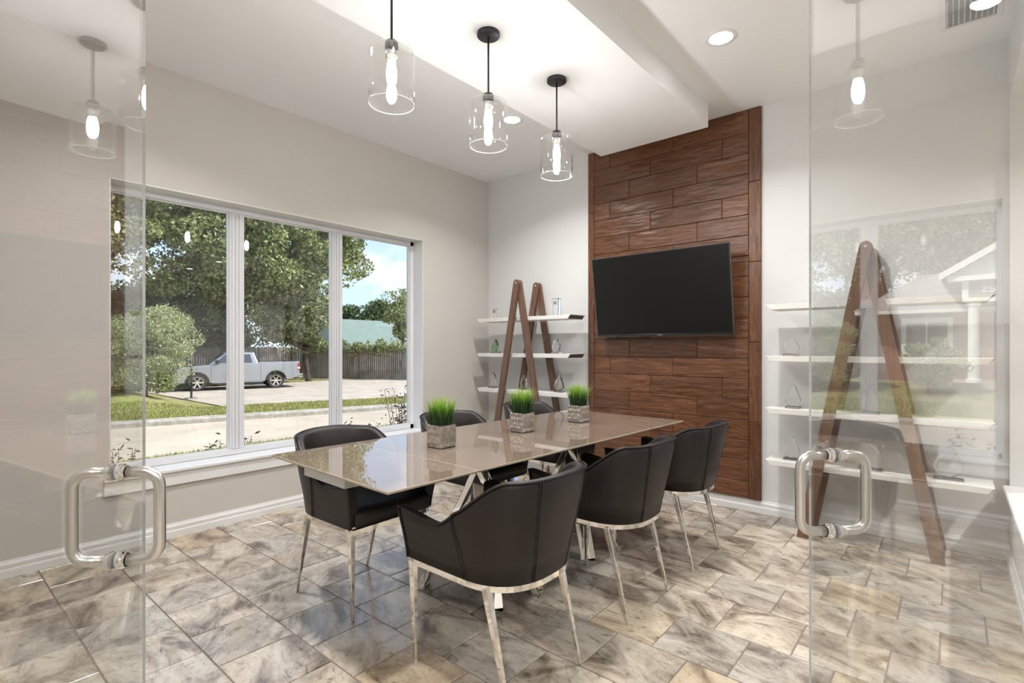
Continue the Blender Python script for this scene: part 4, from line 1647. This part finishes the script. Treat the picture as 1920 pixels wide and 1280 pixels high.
mat_brick()
pmat('shingle', (0.34, 0.325, 0.31), 0.9, bump=(10, 0.5), vary=(2.6, 0.22))
bh = thing('brick_house', 'brick house with grey shingle roof and white columned gable porch', 'house', (-25.3, 0, -0.08))
MB().box(-6, 0, -6.0, 4.3, -0.4, 2.85).build('wall', 'brick_wall', bh)
MB().box(-0.1, 0.85, -6.2, 4.6, 2.66, 2.80).build('eave', 'house_white', bh)
# roof: overlapping shingle courses on the street side
rf = MB().add([(0.85, -6.3, 2.80), (0.85, 4.65, 2.80), (-3.2, 2.6, 4.55), (-3.2, -6.3, 4.55), (-6.8, 4.65, 2.8), (-6.8, -6.3, 2.8)],
              [(0, 1, 2, 3), (3, 2, 4, 5), (1, 4, 2), (0, 3, 5), (0, 5, 4, 1)]).build('roof', 'shingle', bh)
nco = 16
for i in range(nco):
    t0, t1 = i / nco, (i + 1) / nco
    xa, za = 0.85 - 4.05 * t0, 2.80 + 1.75 * t0
    xb, zb_ = 0.85 - 4.05 * t1, 2.80 + 1.75 * t1
    ye0, ye1 = 4.65 - 2.05 * t0, 4.65 - 2.05 * t1
    b = MB().add([(xa, -6.3, za + 0.03), (xa, ye0, za + 0.03), (xb, ye1, zb_ + 0.008), (xb, -6.3, zb_ + 0.008), (xa, -6.3, za), (xa, ye0, za)],
                 [(0, 1, 2, 3), (4, 5, 1, 0)])
    b.build('shingle_course', 'shingle', rf)
# porch
b = MB()
for yc in (0.93, -2.55):
    o = MB().lathe([(0.0, 0), (0.22, 0.0), (0.22, 0.10), (0.165, 0.14), (0.15, 2.62), (0.20, 2.72), (0.20, 2.82), (0.0, 2.82)], 14, 0, Matrix.Translation((1.9, yc, 0.1)), False).build('column', 'house_white', bh)
MB().box(0.0, 2.5, -3.2, 1.5, -0.2, 0.10).build('porch_slab', 'concrete', bh)
MB().box(1.66, 2.12, -2.85, 1.22, 2.92, 3.06).build('lintel', 'house_white', bh)
MB().box(0.9, 2.06, -2.7, 1.08, 3.06, 3.68).build('sign_band', 'sign_panel', bh)
MB().box(1.9, 2.09, 1.06, 1.24, 3.06, 3.70).build('corner_post', 'house_white', bh)
MB().box(1.6, 2.3, -3.2, 1.62, 3.66, 3.84).build('cornice', 'house_white', bh)
ga = MB().prism([(-3.25, 3.84), (1.65, 3.84), (-0.8, 5.38)], 1.5, 2.05, 'YZ').build('gable', 'house_siding', bh)
for i in range(9):
    z = 3.88 + i * 0.16
    hwid = 2.45 * (5.38 - z) / 1.54 - 0.1
    if hwid > 0.15:
        MB().box(2.05, 2.068, -0.8 - hwid, -0.8 + hwid, z, z + 0.145).build('siding_board', 'house_siding', ga)
for sgn in (-1, 1):
    vs = [(-4, -0.8, 5.46), (2.35, -0.8, 5.46), (2.35, -0.8 + sgn * 2.62, 3.80), (-4, -0.8 + sgn * 2.62, 3.80), (-4, -0.8, 5.58), (2.35, -0.8, 5.58), (2.35, -0.8 + sgn * 2.62, 3.93), (-4, -0.8 + sgn * 2.62, 3.93)]
    MB().add(vs, [(0, 3, 2, 1), (4, 5, 6, 7), (0, 1, 5, 4), (1, 2, 6, 5), (2, 3, 7, 6), (3, 0, 4, 7)]).build('gable_roof', 'shingle', bh)
    MB().add([(2.35, -0.8, 5.38), (2.42, -0.8, 5.38), (2.42, -0.8, 5.62), (2.35, -0.8, 5.62), (2.35, -0.8 + sgn * 2.66, 3.70), (2.42, -0.8 + sgn * 2.66, 3.70), (2.42, -0.8 + sgn * 2.66, 3.94), (2.35, -0.8 + sgn * 2.66, 3.94)],
             [(0, 1, 2, 3), (7, 6, 5, 4), (0, 4, 5, 1), (1, 5, 6, 2), (2, 6, 7, 3), (3, 7, 4, 0)]).build('rake_board', 'house_white', bh)
tx = bpy.data.curves.new('sign_text', 'FONT')
tx.body = 'nes'
tx.size = 0.46
tx.extrude = 0.02
tx.align_x = 'RIGHT'
tx.materials.append(M['white_letter'])
to = bpy.data.objects.new('sign_text', tx)
link(to)
dg = bpy.context.evaluated_depsgraph_get()
tme = bpy.data.meshes.new_from_object(to.evaluated_get(dg))
bpy.data.objects.remove(to)
to = link(bpy.data.objects.new('sign_lettering', tme), bh)
to.matrix_local = Matrix.Translation((2.075, 0.73, 3.24)) @ Matrix(((0, 0, 1, 0), (1, 0, 0, 0), (0, 1, 0, 0), (0, 0, 0, 1)))


def house_window(y0, y1, z0, z1):
    f = MB()
    c = 0.16
    f.box(0.0, 0.07, y0 - c, y1 + c, z1, z1 + 0.2).box(0.0, 0.07, y0 - c, y0, z0, z1).box(0.0, 0.07, y1, y1 + c, z0, z1).box(0.0, 0.10, y0 - c, y1 + c, z0 - 0.12, z0)
    f.box(0.0, 0.04, (y0 + y1) / 2 - 0.03, (y0 + y1) / 2 + 0.03, z0, z1)
    f = f.build('window', 'house_white', bh)
    for ya, yb in ((y0, (y0 + y1) / 2 - 0.03), ((y0 + y1) / 2 + 0.03, y1)):
        MB().box(0.0, 0.02, ya, yb, z0, z1).build('pane', 'truck_glass', f)


house_window(1.68, 2.96, 1.1, 2.3)
house_window(-5.2, -3.9, 1.1, 2.3)
d_ = MB().box(0.0, 0.08, -0.10, 0.10, 0.1, 2.45).box(0.0, 0.08, -1.45, -1.25, 0.1, 2.45).box(0.0, 0.08, -1.55, 0.20, 2.45, 2.70).build('door_surround', 'house_white', bh)
MB().box(0.0, 0.05, -1.25, -0.10, 0.1, 2.45).build('door', 'house_dark', bh)
MB().tube([(0.9, 3.98, 2.68), (0.75, 3.98, 2.4), (0.12, 3.98, 2.2), (0.12, 3.98, 0.1), (0.4, 3.98, 0.02)], 0.05, 8).build('downspout', 'house_white', bh)

# ------------------------------------------------------------------ post by the shrub
ps = thing('sign_post', 'thin black metal post on a foot plate beside the shrub', 'post', (-24.3, 7.85, ZG))
MB().tube([(0, 0, 0.02), (0, 0, 2.1)], 0.045, 8).build('post', 'black_metal', ps)
MB().bbox(-0.2, 0.2, -0.2, 0.2, 0, 0.04, 0.01).build('foot_plate', 'brushed_steel', ps)

# ------------------------------------------------------------------ pickup truck


def pickup():
    f = Vector((-28.307, 9.406))
    r = Vector((-27.374, 12.843))
    d = (f - r).normalized()
    left = Vector((-d.y, d.x))
    o = r - left * 0.86
    t = thing('pickup_truck', 'silver crew-cab pickup parked on the driveway', 'car', (o.x, o.y, ZG), math.atan2(d.y, d.x))
    # side outline of the body with wheel arches (x forward from rear axle)
    def arch(cx, r, z0):
        pts = []
        a0 = math.asin(max(-1, min(1, (z0 - 0.41) / r)))
        for k in range(11):
            a = PI - a0 + (a0 * 2 - PI) * k / 10
            pts.append((cx + r * math.cos(a), 0.41 + r * math.sin(a)))
        return pts
    zb = 0.40
    out = [(-1.18, 0.62), (-1.18, 1.36), (-1.14, 1.40), (0.78, 1.40), (0.86, 1.32), (3.05, 1.28), (3.45, 1.25), (4.25, 1.16), (4.46, 1.05), (4.52, 0.80), (4.50, 0.48), (4.35, zb)]
    out += arch(3.57, 0.50, zb)[::-1] if False else [(3.57 + 0.5 * math.cos(a), 0.41 + 0.5 * math.sin(a)) for a in [k / 12 * PI for k in range(13)]]
    out += [(2.9, 0.34), (0.7, 0.34)]
    out += [(0.5 * math.cos(a), 0.41 + 0.5 * math.sin(a)) for a in [k / 12 * PI for k in range(13)]]
    out += [(-0.9, 0.52)]
    bd = MB().prism(out, -0.98, 0.98).build('body', 'truck_paint', t)
    bevel(bd, 0.05, 3, 50)
    # cab, narrower at the roof
    lo = [(0.80, 1.27), (3.10, 1.27)]
    vs = [(0.80, -0.96, 1.27), (3.12, -0.96, 1.27), (3.12, 0.96, 1.27), (0.80, 0.96, 1.27), (1.02, -0.76, 1.90), (2.28, -0.76, 1.92), (2.28, 0.76, 1.92), (1.02, 0.76, 1.90)]
    cb = MB().add(vs, [(0, 3, 2, 1), (4, 5, 6, 7), (0, 1, 5, 4), (1, 2, 6, 5), (2, 3, 7, 6), (3, 0, 4, 7)]).build('cab', 'truck_paint', t)
    bevel(cb, 0.07, 3, 30)

    def side_pt(x, z, s, out_=0.004):
        k = (z - 1.27) / 0.63
        return (x, s * (0.96 - 0.20 * k + out_ + 0.004), z)
    for s in (-1, 1):
        for q in ([(1.12, 1.36), (1.92, 1.36), (1.92, 1.80), (1.22, 1.80)], [(2.0, 1.36), (2.82, 1.36), (2.40, 1.75), (2.30, 1.80), (2.0, 1.80)]):
            MB().add([side_pt(x, z, s) for x, z in q], [tuple(range(len(q)))]).build('side_window', 'truck_glass', t)
        MB().add([side_pt(x, z, s, 0.002) for x, z in ((1.94, 1.30), (1.98, 1.30), (1.98, 1.82), (1.94, 1.82))], [(0, 1, 2, 3)]).build('door_pillar', 'truck_black', t)
        m_ = MB().bbox(2.62, 2.80, s * 1.0 - 0.10, s * 1.0 + 0.10, 1.33, 1.52, 0.03).build('mirror', 'truck_black', t)
        for x in (1.12, 2.10):
            MB().bbox(x, x + 0.22, s * 0.985 - 0.012, s * 0.985 + 0.012, 1.11, 1.15, 0.008).build('door_handle', 'chrome', t)
        for x in (0.74, 1.95, 2.98):
            MB().box(x - 0.007, x + 0.007, s * 0.981 - 0.003, s * 0.981 + 0.003, 0.46, 1.27).build('door_gap', 'truck_black', t)
        MB().bbox(-1.19, -1.06, s * 0.90 - 0.09, s * 0.90 + 0.09, 0.92, 1.30, 0.02).build('tail_light', 'tail_red', t)
        MB().bbox(-1.195, -1.07, s * 0.90 - 0.092, s * 0.90 + 0.092, 1.0, 1.10, 0.01).build('reverse_light', 'house_white', t)
        MB().bbox(4.30, 4.50, s * 0.82 - 0.14, s * 0.82 + 0.14, 0.92, 1.08, 0.03).build('headlight', 'chrome', t)
        MB().bbox(0.62, 2.95, s * 0.93 - 0.06, s * 0.93 + 0.06, 0.27, 0.35, 0.02).build('running_board', 'truck_black', t)
        for cx in (0, 3.57):
            mt = Matrix.Translation((cx, s * 0.80, 0.41)) @ Matrix.Rotation(-s * PI / 2, 4, 'X')
            w = MB().lathe([(0.0, -0.12), (0.36, -0.12), (0.405, -0.09), (0.41, 0.0), (0.405, 0.10), (0.37, 0.135), (0.285, 0.125), (0.275, 0.06), (0.0, 0.06)], 32, 0, mt).build('wheel', 'tyre', t)
            rim = MB().lathe([(0.265, 0.06), (0.285, 0.13), (0.270, 0.132), (0.250, 0.07)], 32, 0, mt)
            rim.lathe([(0.0, 0.10), (0.06, 0.115), (0.075, 0.09), (0.075, 0.065), (0.0, 0.065)], 16, 0, mt)
            for k in range(6):
                a = 2 * PI * k / 6
                rim.box(0.05, 0.27, -0.032, 0.032, 0.075, 0.115, mat=mt @ Matrix.Rotation(a, 4, 'Z'))
            rim.build('rim', 'chrome', w)
            MB().tube([(cx + 0.505 * math.cos(a), s * 0.965, 0.41 + 0.505 * math.sin(a)) for a in [k / 14 * PI for k in range(15)]], 0.03, 6).build('fender_flare', 'truck_black', t)
    # windscreen, rear window, bed, bumpers, grille
    MB().add([(3.08, -0.84, 1.32), (3.08, 0.84, 1.32), (2.36, 0.70, 1.86), (2.36, -0.70, 1.86)], [(0, 1, 2, 3)]).build('windscreen', 'truck_glass', t).location.x = 0.03
    MB().add([(0.84, -0.80, 1.42), (0.84, 0.80, 1.42), (0.985, 0.68, 1.84), (0.985, -0.68, 1.84)], [(3, 2, 1, 0)]).build('rear_window', 'truck_glass', t).location.x = -0.02
    MB().box(-1.10, 0.74, -0.84, 0.84, 1.395, 1.405).build('bed_cover', 'truck_black', t)
    MB().bbox(-1.36, -1.16, -0.96, 0.96, 0.52, 0.74, 0.03).build('rear_bumper', 'chrome', t)
    MB().bbox(4.40, 4.62, -0.96, 0.96, 0.42, 0.68, 0.04).build('front_bumper', 'chrome', t)
    MB().bbox(4.44, 4.54, -0.66, 0.66, 0.74, 1.06, 0.02).build('grille', 'truck_black', t)
    MB().bbox(3.3, 4.0, 0.2, 0.5, 1.2, 1.27, 0.03).build('hood_scoop', 'truck_black', t)
    return t


pickup()
